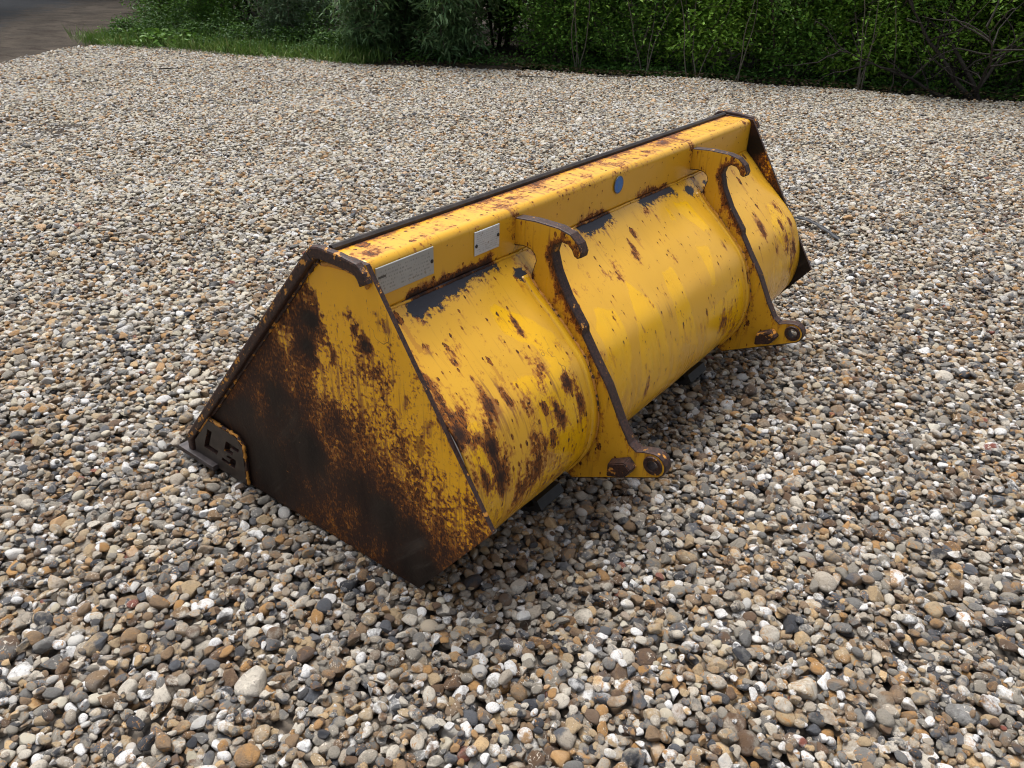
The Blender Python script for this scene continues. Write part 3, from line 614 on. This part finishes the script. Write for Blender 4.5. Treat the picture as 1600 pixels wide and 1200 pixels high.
t.put(t.b.inputs['Normal'], t.bump(t.math('ADD', n2, t.math('MULTIPLY', t.noise(lc, 14, 3, .6), .4)), .5, .10)); M_peb = t.m
protos = []; NP = 28
for k in range(NP):
    v = V0.copy(); ang = k % 3 != 0
    # plane cuts
    for _ in range(rnd.randint(7, 12) if ang else rnd.randint(2, 5)):
        d = rng.normal(size=3); d /= np.linalg.norm(d); h = rng.uniform(.40, .78) if ang else rng.uniform(.72, .95)
        q = v @ d; over = np.maximum(q - h, 0); v = v - np.outer(over * (.97 if ang else .8), d)
    a = rng.normal(size=(3, 3)) * 1.6; ph = rng.uniform(0, 6, 3)
    v += .045 * np.sin(v @ a + ph) * np.array([1, 1, 1])
    b = rng.normal(size=(3, 3)) * 4; v += .022 * np.sin(v @ b + ph)
    v = v / np.abs(v).max(0)
    v *= np.array([1, rng.uniform(.62, .9), rng.uniform(.42, .7)])
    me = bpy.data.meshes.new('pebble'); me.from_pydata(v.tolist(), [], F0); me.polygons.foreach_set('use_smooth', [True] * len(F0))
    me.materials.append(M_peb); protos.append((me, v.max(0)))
# ballistic deposition on a periodic tile
TS = 1.6; RES = 320; cell = TS / RES; H = np.zeros((RES, RES)); N = 8200
stones = []
rl = rng.lognormal(0, .42, N) * .0165; rl = np.clip(rl, .0062, .046)
rl = rl[np.argsort(-rl + rng.normal(0, .008, N))]
for k in range(N):
    pid = rng.integers(NP); r = rl[k]; ext = protos[pid][1] * r
    ph = rng.uniform(0, 2 * math.pi); best = None
    cph, sph = math.cos(ph), math.sin(ph); m = int(r / cell) + 1
    g = np.arange(-m, m + 1); gx, gy = np.meshgrid(g, g); lx = (gx * cph + gy * sph) * cell / ext[0]; ly = (-gx * sph + gy * cph) * cell / ext[1]
    rr_ = lx * lx + ly * ly; ins = rr_ < 1; cap_ = np.sqrt(np.maximum(1 - rr_, 0)) * ext[2]
    cap_i = cap_[ins]; gxi = gx[ins]; gyi = gy[ins]
    if len(cap_i) < 1: continue
    for tr in range(3):
        cx, cy = rng.integers(RES, size=2); hx = H[(cy + gyi) % RES, (cx + gxi) % RES]
        zc = np.mean(hx + cap_i * .8) if len(hx) else 0; zc = .5 * zc + .5 * np.max(hx + cap_i * .55)
        if best is None or zc < best[0]: best = (zc, cx, cy)
    zc, cx, cy = best
    I_, J_ = (cy + gyi) % RES, (cx + gxi) % RES
    H[I_, J_] = np.maximum(H[I_, J_], zc + cap_i)
    stones.append([cx * cell, cy * cell, zc, r, ph, pid, ext[2], cx, cy])
S_ = np.array(stones); topz = S_[:, 2] + S_[:, 6]; loc = np.array([H[max(int(c[8]) - 0, 0) % RES, int(c[7]) % RES] for c in S_])
keep = topz > loc - .016
S_ = S_[keep]; zref = np.median(H); S_[:, 2] -= zref
print('tile stones', len(S_), 'per m2', len(S_) / TS ** 2, 'H spread', H.std())
# spread the tile over the view area
Rn = np.array(Rm); Cn = np.array(CAM)
tiles = []
for ix in range(-6, 9):
    for iy in range(-6, 9):
        q = S_[:, :6].copy(); q[:, 0] += ix * TS; q[:, 1] += iy * TS; tiles.append(q)
A = np.concatenate(tiles)
xyz = A[:, :3].copy(); xyz[:, 2] = 0
def to_px(p):
    q = (p - Cn) @ Rn.T; return 800 + 1220 * q[:, 0] / -q[:, 2], 600 - 1220 * q[:, 1] / -q[:, 2], -q[:, 2]
u_, v_, dep = to_px(xyz)
ok = (dep > .2) & (u_ > -260 - 700 / np.maximum(dep, .3)) & (u_ < 1860 + 700 / np.maximum(dep, .3)) & (v_ < 1500) & inpoly(xyz[:, :2] + rng.normal(0, .05, (len(xyz), 2)), GPOLY)
foot = (xyz[:, 0] > .02) & (xyz[:, 0] < 2.28) & (xyz[:, 1] > .03) & (xyz[:, 1] < 1.10)
A = A[ok & ~foot]; dep = dep[ok & ~foot]
A[:, 2] += relief(A[:, 0], A[:, 1]) - .004
# stones do not cut through the plates: those touching a plate's foot sit lower
px_ = (np.abs(A[:, 0]) < .03) & (A[:, 1] > -.02) & (A[:, 1] < 1.1); A[px_, 2] -= .008
bl = (A[:, 0] > -.08) & (A[:, 0] < 0.03) & (A[:, 1] > .90) & (A[:, 1] < 1.19); A[bl, 2] -= .014
order = np.argsort(dep / A[:, 3]); A = A[order]; dep = dep[order]
fu, fv, fd = to_px(A[:, :3]); vis = (fu > 0) & (fu < 1600) & (fv > 0) & (fv < 1200) & (A[:, 2] > -.004)
first = np.where(vis)[0][:300]; rest = np.ones(len(A), bool); rest[first] = False
tilt = rng.normal(0, .22, (len(A), 2))
col_first = bpy.data.collections.new('pebbles'); C.children.link(col_first)
for n_, k in enumerate(first):
    x, y, z, r, ph, pid = A[k]
    pid = n_ if n_ < NP else int(pid)
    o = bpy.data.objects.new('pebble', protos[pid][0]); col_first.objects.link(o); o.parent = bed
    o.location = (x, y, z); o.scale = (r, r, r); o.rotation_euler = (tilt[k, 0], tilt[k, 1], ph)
print('instances', rest.sum())
B = A[rest]; tl = tilt[rest]
me = bpy.data.meshes.new('loose_gravel'); me.from_pydata(B[:, :3].tolist(), [], [])
a = me.attributes.new('rot', 'FLOAT_VECTOR', 'POINT'); a.data.foreach_set('vector', np.c_[tl, B[:, 4]].astype(np.float32).ravel())
setattr_(me, 'siz', B[:, 3]); a = me.attributes.new('pid', 'INT', 'POINT'); a.data.foreach_set('value', B[:, 5].astype(np.int32))
gravel = tag(link('loose_gravel', me, bed), kind='stuff')
protocol = bpy.data.collections.new('pebble_shapes')
for ob_ in list(col_first.objects)[:0]: pass
first_objs = [o for o in col_first.objects]
seen = set()
for o in first_objs:
    if o.data.name not in seen: seen.add(o.data.name); protocol.objects.link(o)
ng = bpy.data.node_groups.new('scatter_pebbles', 'GeometryNodeTree')
ng.interface.new_socket('Geometry', in_out='INPUT', socket_type='NodeSocketGeometry'); ng.interface.new_socket('Geometry', in_out='OUTPUT', socket_type='NodeSocketGeometry')
gi = ng.nodes.new('NodeGroupInput'); go = ng.nodes.new('NodeGroupOutput'); mp = ng.nodes.new('GeometryNodeMeshToPoints'); ip = ng.nodes.new('GeometryNodeInstanceOnPoints')
ci = ng.nodes.new('GeometryNodeCollectionInfo'); ci.inputs['Collection'].default_value = protocol; ci.inputs['Separate Children'].default_value = True; ci.inputs['Reset Children'].default_value = True
def na(name, ty):
    n_ = ng.nodes.new('GeometryNodeInputNamedAttribute'); n_.data_type = ty; n_.inputs[0].default_value = name; return n_.outputs[0]
ng.links.new(gi.outputs[0], mp.inputs[0]); ng.links.new(mp.outputs[0], ip.inputs['Points']); ng.links.new(ci.outputs[0], ip.inputs['Instance'])
ip.inputs['Pick Instance'].default_value = True; ng.links.new(na('pid', 'INT'), ip.inputs['Instance Index'])
er = ng.nodes.new('FunctionNodeEulerToRotation'); ng.links.new(na('rot', 'FLOAT_VECTOR'), er.inputs[0]); ng.links.new(er.outputs[0], ip.inputs['Rotation'])
ng.links.new(na('siz', 'FLOAT'), ip.inputs['Scale']); ng.links.new(ip.outputs[0], go.inputs[0])
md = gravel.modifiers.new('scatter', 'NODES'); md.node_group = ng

# ------------------------------------------------------------------ vegetation
rnd.seed(4); rng = np.random.default_rng(21)
def leafmat(name, c1, c2, c3, rough=.5):
    t = NT(name); g = t.node('ShaderNodeNewGeometry'); r = g.outputs['Random Per Island']
    c = t.mix(r, c1, c2); c = t.mix(t.ss(t.math('FRACT', t.math('MULTIPLY', r, 37.7)), .82, .95), c, c3)
    t.put(t.b.inputs['Base Color'], c); t.b.inputs['Roughness'].default_value = rough; t.b.inputs['Specular IOR Level'].default_value = .35
    tr = t.node('ShaderNodeBsdfTranslucent'); t.put(tr.inputs[0], t.mix(.5, c, (.10, .16, .02)))
    ms = t.node('ShaderNodeMixShader'); ms.inputs[0].default_value = .25
    out = t.n['Material Output']; t.l.new(t.b.outputs[0], ms.inputs[1]); t.l.new(tr.outputs[0], ms.inputs[2]); t.l.new(ms.outputs[0], out.inputs[0]); return t.m
M_bark = plain('bark', (.060, .048, .036), .9, (.12, .10, .08), 40, .8, .01)
M_barkd = plain('bark_dark', (.022, .018, .014), .9, (.05, .042, .034), 40, .8, .01)
M_barkp = plain('bark_pale', (.10, .088, .065), .85, (.16, .14, .11), 40, .6, .005)
def leaves_mesh(name, P, D, ln, wd, mat, fold=.25, droop=.35):
    """P base points, D directions; each leaf = 2 folded quads sides (4 tris)"""
    n = len(P); D = D / np.linalg.norm(D, axis=1)[:, None]
    up = np.tile([0, 0, 1.], (n, 1)) + rng.normal(0, .45, (n, 3)); side_ = np.cross(D, up); side_ /= np.linalg.norm(side_, axis=1)[:, None] + 1e-9
    nn = np.cross(side_, D); L_ = (ln * rng.uniform(.6, 1.25, n))[:, None]; Wd = L_ * wd
    tip = P + D * L_ - np.array([0, 0, 1.]) * L_ * droop * rng.uniform(0, 1, (n, 1)); mid = P + D * L_ * .45 - nn * Wd * fold
    l = mid + side_ * Wd * .5 + nn * Wd * fold; r = mid - side_ * Wd * .5 + nn * Wd * fold
    V = np.stack([P, l, tip, r, mid], 1).reshape(-1, 3); b = np.arange(n)[:, None] * 5
    F = np.concatenate([b + [0, 4, 1], b + [1, 4, 2], b + [0, 3, 4], b + [3, 2, 4]]).tolist()
    me = bpy.data.meshes.new(name); me.from_pydata(V.tolist(), [], F); me.materials.append(mat); return me
def branches(h, spread, nst, lean=(0, 0), gnarl=.12, sub=5):
    """returns list of polylines (points, radius) and sampled twig tips"""
    out = []; tips = []
    for _ in range(nst):
        a = rnd.uniform(0, 2 * math.pi); p = Vector((rnd.gauss(0, .12), rnd.gauss(0, .12), -.12)); d = Vector((math.cos(a) * spread * rnd.uniform(.3, 1) + lean[0], math.sin(a) * spread * rnd.uniform(.3, 1) + lean[1], 1)).normalized()
        pts = [p.copy()]; n = 10; L_ = h * rnd.uniform(.75, 1.1) / n
        for k in range(n):
            d = (d + Vector((rnd.gauss(0, gnarl), rnd.gauss(0, gnarl), rnd.gauss(0, gnarl * .5)))).normalized(); p = p + d * L_; pts.append(p.copy())
        r0 = rnd.uniform(.010, .022) * h / 2; out.append((pts, [r0 * (1 - .085 * k) for k in range(n + 1)]))
        for k in range(2, n + 1):
            for _s in range(sub):
                q = pts[k].copy(); e = Vector((rnd.gauss(0, 1), rnd.gauss(0, 1), rnd.gauss(.25, .5))).normalized(); tp_ = [q.copy()]
                Lb = rnd.uniform(.25, .6) * h / 2.4 / 4
                for m_ in range(4):
                    e = (e + Vector((rnd.gauss(0, .25), rnd.gauss(0, .25), rnd.gauss(0, .2)))).normalized(); q = q + e * Lb; tp_.append(q.copy()); tips.append((q.copy(), e.copy()))
                out.append((tp_, [r0 * .32, r0 * .26, r0 * .2, r0 * .14, r0 * .08]))
    return out, tips
def make_shrub_mesh(h, spread, nst, nleaf, ln, wd, lm, bmat, droop=.3, clump=.10, lean=(0, 0), gnarl=.12, sub=5, maxz=9, tw=4):
    br, tips = branches(h, spread, nst, lean, gnarl, sub)
    bm = bmesh.new()
    for pts, r in br: tube(bm, pts, r, 5 if len(pts) > 6 else 3, .1, False)
    sm = bpy.data.meshes.new('stem'); bm.to_mesh(sm); bm.free(); sm.materials.append(bmat)
    T = np.array([t_[0][:] for t_ in tips]); E = np.array([t_[1][:] for t_ in tips])
    k = rng.integers(len(T), size=nleaf); P = T[k] + rng.normal(0, clump, (nleaf, 3)); P[:, 2] = np.maximum(P[:, 2], rng.uniform(.0, .12, nleaf))
    D = E[k] * .6 + rng.normal(0, .7, (nleaf, 3)); D[:, 2] = D[:, 2] * .6
    fm = leaves_mesh('foliage', P, D, ln, wd, lm, droop=droop); return sm, fm
M_lf = [leafmat('leaf_mid', (.075, .19, .028), (.14, .29, .038), (.22, .38, .06)),
        leafmat('leaf_lance', (.060, .135, .052), (.115, .205, .075), (.19, .28, .13), .6),
        leafmat('leaf_dark', (.036, .105, .018), (.070, .165, .026), (.12, .22, .04)),
        leafmat('leaf_bright', (.13, .29, .028), (.23, .42, .048), (.32, .50, .08)),
        leafmat('leaf_grey', (.080, .145, .075), (.13, .20, .11), (.18, .25, .15), .7)]
KIND = {}
def kind(key, *a, **k): KIND[key] = make_shrub_mesh(*a, **k)
kind('mid', 2.5, .45, 7, 17000, .062, .55, M_lf[0], M_bark)
kind('lance', 2.2, .60, 8, 11000, .125, .24, M_lf[1], M_bark, droop=.6, clump=.07)
kind('dark', 3.2, .40, 7, 14000, .070, .55, M_lf[2], M_barkd)
kind('bright', 2.4, .50, 6, 10500, .078, .50, M_lf[3], M_barkp, clump=.07)
kind('grey', 1.7, .60, 9, 9000, .085, .26, M_lf[4], M_bark, droop=.4, clump=.06)
kind('sparse', 2.6, .55, 7, 7500, .065, .5, M_lf[3], M_barkd, gnarl=.22, clump=.08)
kind('mid2', 2.3, .55, 8, 15000, .055, .6, M_lf[0], M_barkp, gnarl=.16)
def shrub(name, key, x, y, s, rz, label, cat='shrub', group=None, z=-.06, sz=None):
    sm, fm = KIND[key]; e_ = empty(name, (x, y, z)); e_.rotation_euler = (0, 0, rz); e_.scale = (s, s, sz or s)
    tag(e_, label, cat, group); a = bpy.data.objects.new('stem', sm); b = bpy.data.objects.new('foliage', fm)
    for o in (a, b): C.objects.link(o); o.parent = e_
    return e_
# front line, from the left end of the hedge to the right edge of the photograph
front = [('mid2', 7.35, 13.2, .75, 'small mid green bush at the far left end beside the dirt track'),
         ('mid', 7.25, 11.6, .72, 'mid green bush behind the nettles near the left end of the hedge'),
         ('grey', 7.35, 9.75, .80, 'grey-green low shrub standing left of the drooping narrow-leaved shrub'),
         ('lance', 7.75, 8.35, .95, 'drooping shrub with long narrow grey-green leaves left of the dark gap'),
         ('lance', 8.45, 7.15, 1.0, 'drooping narrow-leaved shrub hanging over the gravel edge beside the dark gap'),
         ('mid', 9.35, 6.0, .95, 'dense mid green shrub directly right of the dark gap in the hedge'),
         ('mid2', 9.75, 4.95, .95, 'fine-leaved green shrub behind the gravel, above the middle of the bucket'),
         ('bright', 10.15, 4.0, 1.0, 'light green shrub with pale upright stems behind the far end of the bucket'),
         ('mid', 10.7, 2.9, .95, 'mid green shrub between the pale stemmed shrub and the bright leafy one'),
         ('bright', 10.95, 1.9, 1.05, 'bright green leafy shrub with bare crossing branches left of the gnarled tree'),
         ('sparse', 11.3, .85, 1.05, 'sparse thorny shrub with dark crooked stems around the gnarled tree'),
         ('bright', 11.65, -.65, 1.05, 'bright yellow-green leafy shrub at the right edge of the photograph'),
         ('mid2', 12.0, -2.2, 1.0, 'fine-leaved shrub beyond the right edge of the gravel')]
front += [('bright', 10.9, 4.6, 1.05, 'tall light green shrub set back between the pale stemmed shrub and the fine-leaved one'),
          ('mid', 11.5, 1.75, 1.1, 'tall mid green shrub set back behind the bright leafy one'),
          ('mid2', 11.9, .25, 1.1, 'fine-leaved shrub set back right behind the gnarled tree'),
          ('mid', 10.4, 6.0, 1.1, 'tall mid green shrub set back to the right of the dark gap'),
          ('bright', 11.25, 3.2, 1.1, 'tall light green shrub set back behind the tall thin sapling'),
          ('mid', 12.6, -1.5, 1.1, 'tall mid green shrub set back at the right edge of the photograph'),
          ('lance', 8.6, 8.9, 1.05, 'narrow-leaved shrub set back behind the two drooping ones')]
for k_, x, y, s, lab in front: shrub('shrub', k_, x, y, s, rnd.uniform(0, 6.28), lab)
back = [('dark', 9.2, 13.6), ('dark', 8.7, 11.2), ('dark', 9.4, 9.3), ('dark', 10.2, 7.9), ('dark', 11.0, 6.6), ('dark', 11.5, 5.2), ('dark', 12.0, 3.8), ('dark', 12.5, 2.3), ('dark', 13.0, .8), ('dark', 13.4, -.9), ('dark', 13.8, -2.8), ('dark', 10.8, 11.4), ('dark', 12.2, 9.2), ('dark', 13.2, 6.9), ('dark', 13.9, 4.7), ('dark', 14.6, 2.4), ('dark', 15.2, .2), ('dark', 15.6, -2.0), ('dark', 11.0, 14.6), ('dark', 12.9, 12.2), ('dark', 14.6, 9.4), ('dark', 16, 6.6), ('dark', 17, 3.4), ('dark', 9.6, 16.2), ('dark', 11.5, 18.5), ('dark', 10.6, 13.2), ('dark', 13, 15.5)]
for n_, (k_, x, y) in enumerate(back):
    shrub('hedge_tree', k_, x, y, rnd.uniform(1.1, 1.4), rnd.uniform(0, 6.28), 'dark green leafy tree standing in the shade behind the hedge shrubs', 'tree', 'dark trees behind the hedge')
# tall trees standing along the far side of the road; their crowns overhang it
def tall_tree(x, y, h, rad, lab):
    e_ = tag(empty('tall_tree', (x, y, -.1)), lab, 'tree'); bm = bmesh.new(); P_ = []
    tube(bm, [(0, 0, 0), (.05, .1, h * .3), (-.05, .05, h * .6), (0, 0, h * .9)], [.22, .18, .12, .05], 10, .05, False)
    for k in range(16):
        a = rnd.uniform(0, 6.28); z0 = h * rnd.uniform(.3, .8); L_ = rad * rnd.uniform(.6, 1); p = Vector((0, 0, z0)); d = Vector((math.cos(a), math.sin(a), .35)); pts = [p.copy()]
        for m_ in range(6): d = (d + Vector((rnd.gauss(0, .15), rnd.gauss(0, .15), rnd.gauss(0, .1)))).normalized(); p = p + d * L_ / 6; pts.append(p.copy()); P_ += [p.copy()] * 1
        tube(bm, pts, [.07 * (1 - .14 * q) for q in range(7)], 5, .1, False)
    frombm('trunk', bm, e_, [M_bark], True); T = np.array([p[:] for p in P_]); n = 15000; k = rng.integers(len(T), size=n)
    P = T[k] + rng.normal(0, .5, (n, 3)); link('crown', leaves_mesh('crown', P, rng.normal(0, 1, (n, 3)), .15, .6, M_lf[2]), e_)
for a in [(4.5, 20.5, 7.5, 4.0, 'tall leafy tree by the road at the top left'), (10.5, 24.5, 8.5, 4.5, 'tall broad tree on the far side of the road behind the hedge end'), (1.0, 17.5, 7, 3.8, 'tall tree overhanging the dirt track left of the photograph'), (15.5, 28, 9, 5, 'tall tree farther along the road')]:
    tall_tree(*a)
# gnarled bare tree at the right
def gnarled(x, y):
    e_ = tag(empty('gnarled_tree', (x, y, -.05)), 'dark gnarled tree with crooked bare trunks leaning left at the hedge foot', 'tree')
    for k, (dx, dy, L_, r0) in enumerate([(-.9, .9, 2.2, .032), (-.3, .5, 2.4, .030), (.7, -.5, 2.0, .028), (-1.2, .1, 1.8, .024), (-.7, 1.3, 2.0, .026)]):
        bm = bmesh.new(); p = Vector((rnd.gauss(0, .1), rnd.gauss(0, .1), -.1)); d = Vector((dx, dy, .8)).normalized(); pts = [p.copy()]; kids = []
        for m_ in range(14):
            d = (d + Vector((rnd.gauss(0, .2), rnd.gauss(0, .2), rnd.gauss(.03, .16)))).normalized(); p = p + d * L_ / 14; pts.append(p.copy())
            if m_ > 1 and rnd.random() < .95: kids.append((p.copy(), d.copy()))
        tube(bm, pts, [r0 * (1 - .055 * q) for q in range(15)], 7, .2, False)
        for p, d in kids:
            d = (d + Vector((rnd.gauss(0, .8), rnd.gauss(0, .8), rnd.gauss(.2, .5)))).normalized(); tp_ = [p.copy()]
            for _ in range(7): d = (d + Vector((rnd.gauss(0, .25), rnd.gauss(0, .25), rnd.gauss(0, .2)))).normalized(); p = p + d * .13; tp_.append(p.copy())
            tube(bm, tp_, [.012 * (1 - .12 * q) for q in range(8)], 4, .1, False)
        frombm('trunk', bm, e_, [M_barkd], True)
gnarled(10.95, .55)
# pale saplings stems in front of the shrubs
def sapling(x, y, h, lab):
    e_ = tag(empty('sapling', (x, y, -.04)), lab, 'sapling'); bm = bmesh.new()
    for _ in range(rnd.randint(2, 4)):
        p = Vector((rnd.gauss(0, .05), rnd.gauss(0, .05), -.05)); d = Vector((rnd.gauss(0, .25), rnd.gauss(0, .25), 1)).normalized(); pts = [p.copy()]
        for m_ in range(10): d = (d + Vector((rnd.gauss(0, .09), rnd.gauss(0, .09), 0))).normalized(); p = p + d * h / 10; pts.append(p.copy())
        tube(bm, pts, [.010 * (1 - .07 * q) for q in range(11)], 5, .1, False)
    frombm('stem', bm, e_, [M_barkp], True)
    n = 260; P = np.c_[rng.normal(0, .22, n), rng.normal(0, .22, n), rng.uniform(.4, h, n)]; fm = leaves_mesh('foliage', P, rng.normal(0, 1, (n, 3)) * [1, 1, .4], .06, .5, M_lf[3])
    link('foliage', fm, e_)
for x, y, h, lab in [(9.45, 4.55, 1.5, 'thin pale multi-stemmed sapling above the near hook bracket'), (9.8, 3.3, 1.6, 'thin pale sapling behind the far top corner of the bucket'), (10.35, 1.75, 1.7, 'pale forked sapling left of the gnarled tree'), (10.75, 1.35, 1.6, 'thin upright sapling just left of the gnarled tree trunk'), (9.0, 5.35, 1.7, 'cluster of thin pale stems rising at the hedge foot, farthest left of the saplings'), (9.65, 3.85, 1.9, 'tall thin sapling between two pale ones above the far hook'), (11.2, -.35, 1.8, 'pale sapling at the hedge foot right of the gnarled tree')]:
    sapling(x, y, h, lab)
# rough grass and nettles at the left foot of the hedge
def edge_at(q):
    seq = [(5.75, 12.3), (5.95, 11.6), (6.35, 10.75), (6.7, 9.7), (6.95, 8.7), (7.3, 7.9)]
    q = np.clip(q, 0, .9999) * (len(seq) - 1); k = q.astype(int); fr_ = (q - k)[:, None]; s_ = np.array(seq); return s_[k] * (1 - fr_) + s_[k + 1] * fr_
n = 11000; q = rng.uniform(0, 1, n); P2 = edge_at(q) + rng.normal(0, .13, (n, 2)); P2[:, 1] += (q < .06) * rng.exponential(.16, n); q2 = np.sin(q * 31) * np.sin(q * 83 + 1); off_ = np.abs(rng.normal(0, .42, n)) - .25 + .12 * q2; P = np.c_[P2[:, 0] + off_ + rng.normal(0, .04, n), P2[:, 1] + off_ * .35, np.full(n, -.05)]
D = np.c_[rng.normal(0, .35, (n, 2)), np.ones(n)]
me = leaves_mesh('rough_grass', P, D, .27, .05, leafmat('leaf_grass', (.075, .155, .028), (.13, .22, .045), (.24, .26, .10)), fold=.1, droop=.6)
gr = tag(link('rough_grass', me), 'rough green grass growing along the left foot of the hedge', 'grass', kind='stuff')
n = 26000; q = rng.uniform(0, 1, n); P2 = edge_at(q); off_ = np.abs(rng.normal(.30, .38, n)) - .12; hmax = .22 + np.maximum(off_, 0) * .85
zz = rng.uniform(0, 1, n) ** .7 * hmax * (.7 + .3 * np.sin(q * 40) * np.sin(off_ * 9))
P = np.c_[P2[:, 0] + off_ + rng.normal(0, .06, n), P2[:, 1] + off_ * .35 + rng.normal(0, .05, n), zz - .04]
me = leaves_mesh('nettle_bank', P, rng.normal(0, 1, (n, 3)) * [1, 1, .35], .055, .5, leafmat('leaf_nettle', (.035, .095, .020), (.070, .16, .028), (.13, .24, .045)))
tag(link('nettle_bank', me), 'bank of nettles and weeds under the hedge beside the track', 'weeds', kind='stuff')
# bright low clump by the track end of the gravel
n = 420; P = np.c_[rng.normal(6.1, .22, n), rng.normal(11.5, .45, n), rng.uniform(-.02, .22, n)]
me = leaves_mesh('dock_plant', P, rng.normal(0, 1, (n, 3)) * [1, 1, .3], .11, .6, leafmat('leaf_dock', (.09, .20, .03), (.14, .27, .045), (.18, .32, .06)))
tag(link('dock_plant', me), 'low bright green broad-leaved clump where the gravel meets the track', 'plants', kind='stuff')
# low weeds along the rest of the hedge foot
seqx = np.array([(7.4, 7.6), (8.5, 5.95), (9.1, 4.7), (9.7, 3.6), (10.3, 1.9), (10.95, .2), (11.5, -1.6)])
n = 7000; q = rng.uniform(0, .9999, n) * 6; k = q.astype(int); fr_ = (q - k)[:, None]; P2 = seqx[k] * (1 - fr_) + seqx[k + 1] * fr_
o1 = np.abs(rng.normal(.15, .45, n)); cl = .5 + .5 * np.sin(q * 9.0) * np.sin(q * 3.7 + 1)
P = np.c_[P2[:, 0] + o1 + .15, P2[:, 1] + o1 * .5, rng.uniform(0, 1, n) * (.08 + .40 * cl * np.minimum(o1, 1)) - .06]
me = leaves_mesh('ivy_cover', P, rng.normal(0, 1, (n, 3)) * [1, 1, .3], .06, .6, M_lf[2])
tag(link('ivy_cover', me), 'low leafy ground cover along the foot of the hedge', 'ground cover', kind='stuff')

# ------------------------------------------------------------------ small things on the ground
bm = bmesh.new()
path = crom([(2.62, .42, .03), (3.2, .44, .02), (3.75, .43, .03), (4.0, .35, .045), (4.0, .22, .03), (3.93, .10, .015), (3.88, .02, .0)], 6)
R_ = []
for k, p in enumerate(path):
    a = np.array(path[max(k - 1, 0)]); b = np.array(path[min(k + 1, len(path) - 1)]); d = (b - a); d /= np.linalg.norm(d); s_ = np.cross(d, [0, 0, 1]); wv = .015 * (1 + .3 * math.sin(k)); p = np.array(p)
    R_.append([bm.verts.new(tuple(p + s_ * wv * c_ + np.array([0, 0, h_]))) for c_, h_ in ((-1, 0), (-.8, .008), (.8, .010), (1, 0))])
for A_, B_ in zip(R_, R_[1:]):
    for k in range(3): bm.faces.new((A_[k], A_[k + 1], B_[k + 1], B_[k]))
M_strap = plain('black_webbing', (.012, .013, .017), .6, (.03, .033, .04), 60, .5)
st = tag(frombm('strap', bm, None, [M_strap], True), 'twisted black strap on the gravel behind the far end of the bucket', 'strap')
def stick(x, y, L_, ang, r, lab):
    bm = bmesh.new(); p = Vector((0, 0, .012)); d = Vector((math.cos(ang), math.sin(ang), .02)); pts = []
    for k in range(8): pts.append(p.copy()); d = (d + Vector((rnd.gauss(0, .12), rnd.gauss(0, .12), 0))).normalized(); p = p + d * L_ / 7
    tube(bm, pts, [r * (1 - .08 * k) for k in range(8)], 6, .15); o = tag(frombm('stick', bm, None, [M_barkd], True), lab, 'stick'); o.location = (x, y, float(relief(x, y)) + .012)
for a in [(4.6, 8.9, .32, -.6, .010, 'short dark stick on the gravel near the left track corner'), (7.6, 5.4, .5, -1.0, .009, 'dark twig on the gravel below the drooping shrub'), (8.3, 4.6, .6, -.9, .009, 'long thin twig lying at the hedge side of the gravel')]:
    stick(*a)

n = 1500; q = rng.uniform(0, .9999, n) * 6; k = q.astype(int); fr_ = (q - k)[:, None]; P2 = seqx[k] * (1 - fr_) + seqx[k + 1] * fr_
o1 = rng.exponential(.28, n) - .12
P = np.c_[P2[:, 0] - o1, P2[:, 1] - o1 * .5, np.full(n, .015)]; P[:, 2] += relief(P[:, 0], P[:, 1])
me = leaves_mesh('leaf_litter', P, rng.normal(0, 1, (n, 3)) * [1, 1, .12], .05, .55, leafmat('leaf_dead', (.05, .032, .018), (.09, .055, .028), (.16, .11, .05)), droop=.05)
tag(link('leaf_litter', me), 'brown fallen leaves scattered along the gravel edge under the hedge', 'leaf litter', kind='stuff')
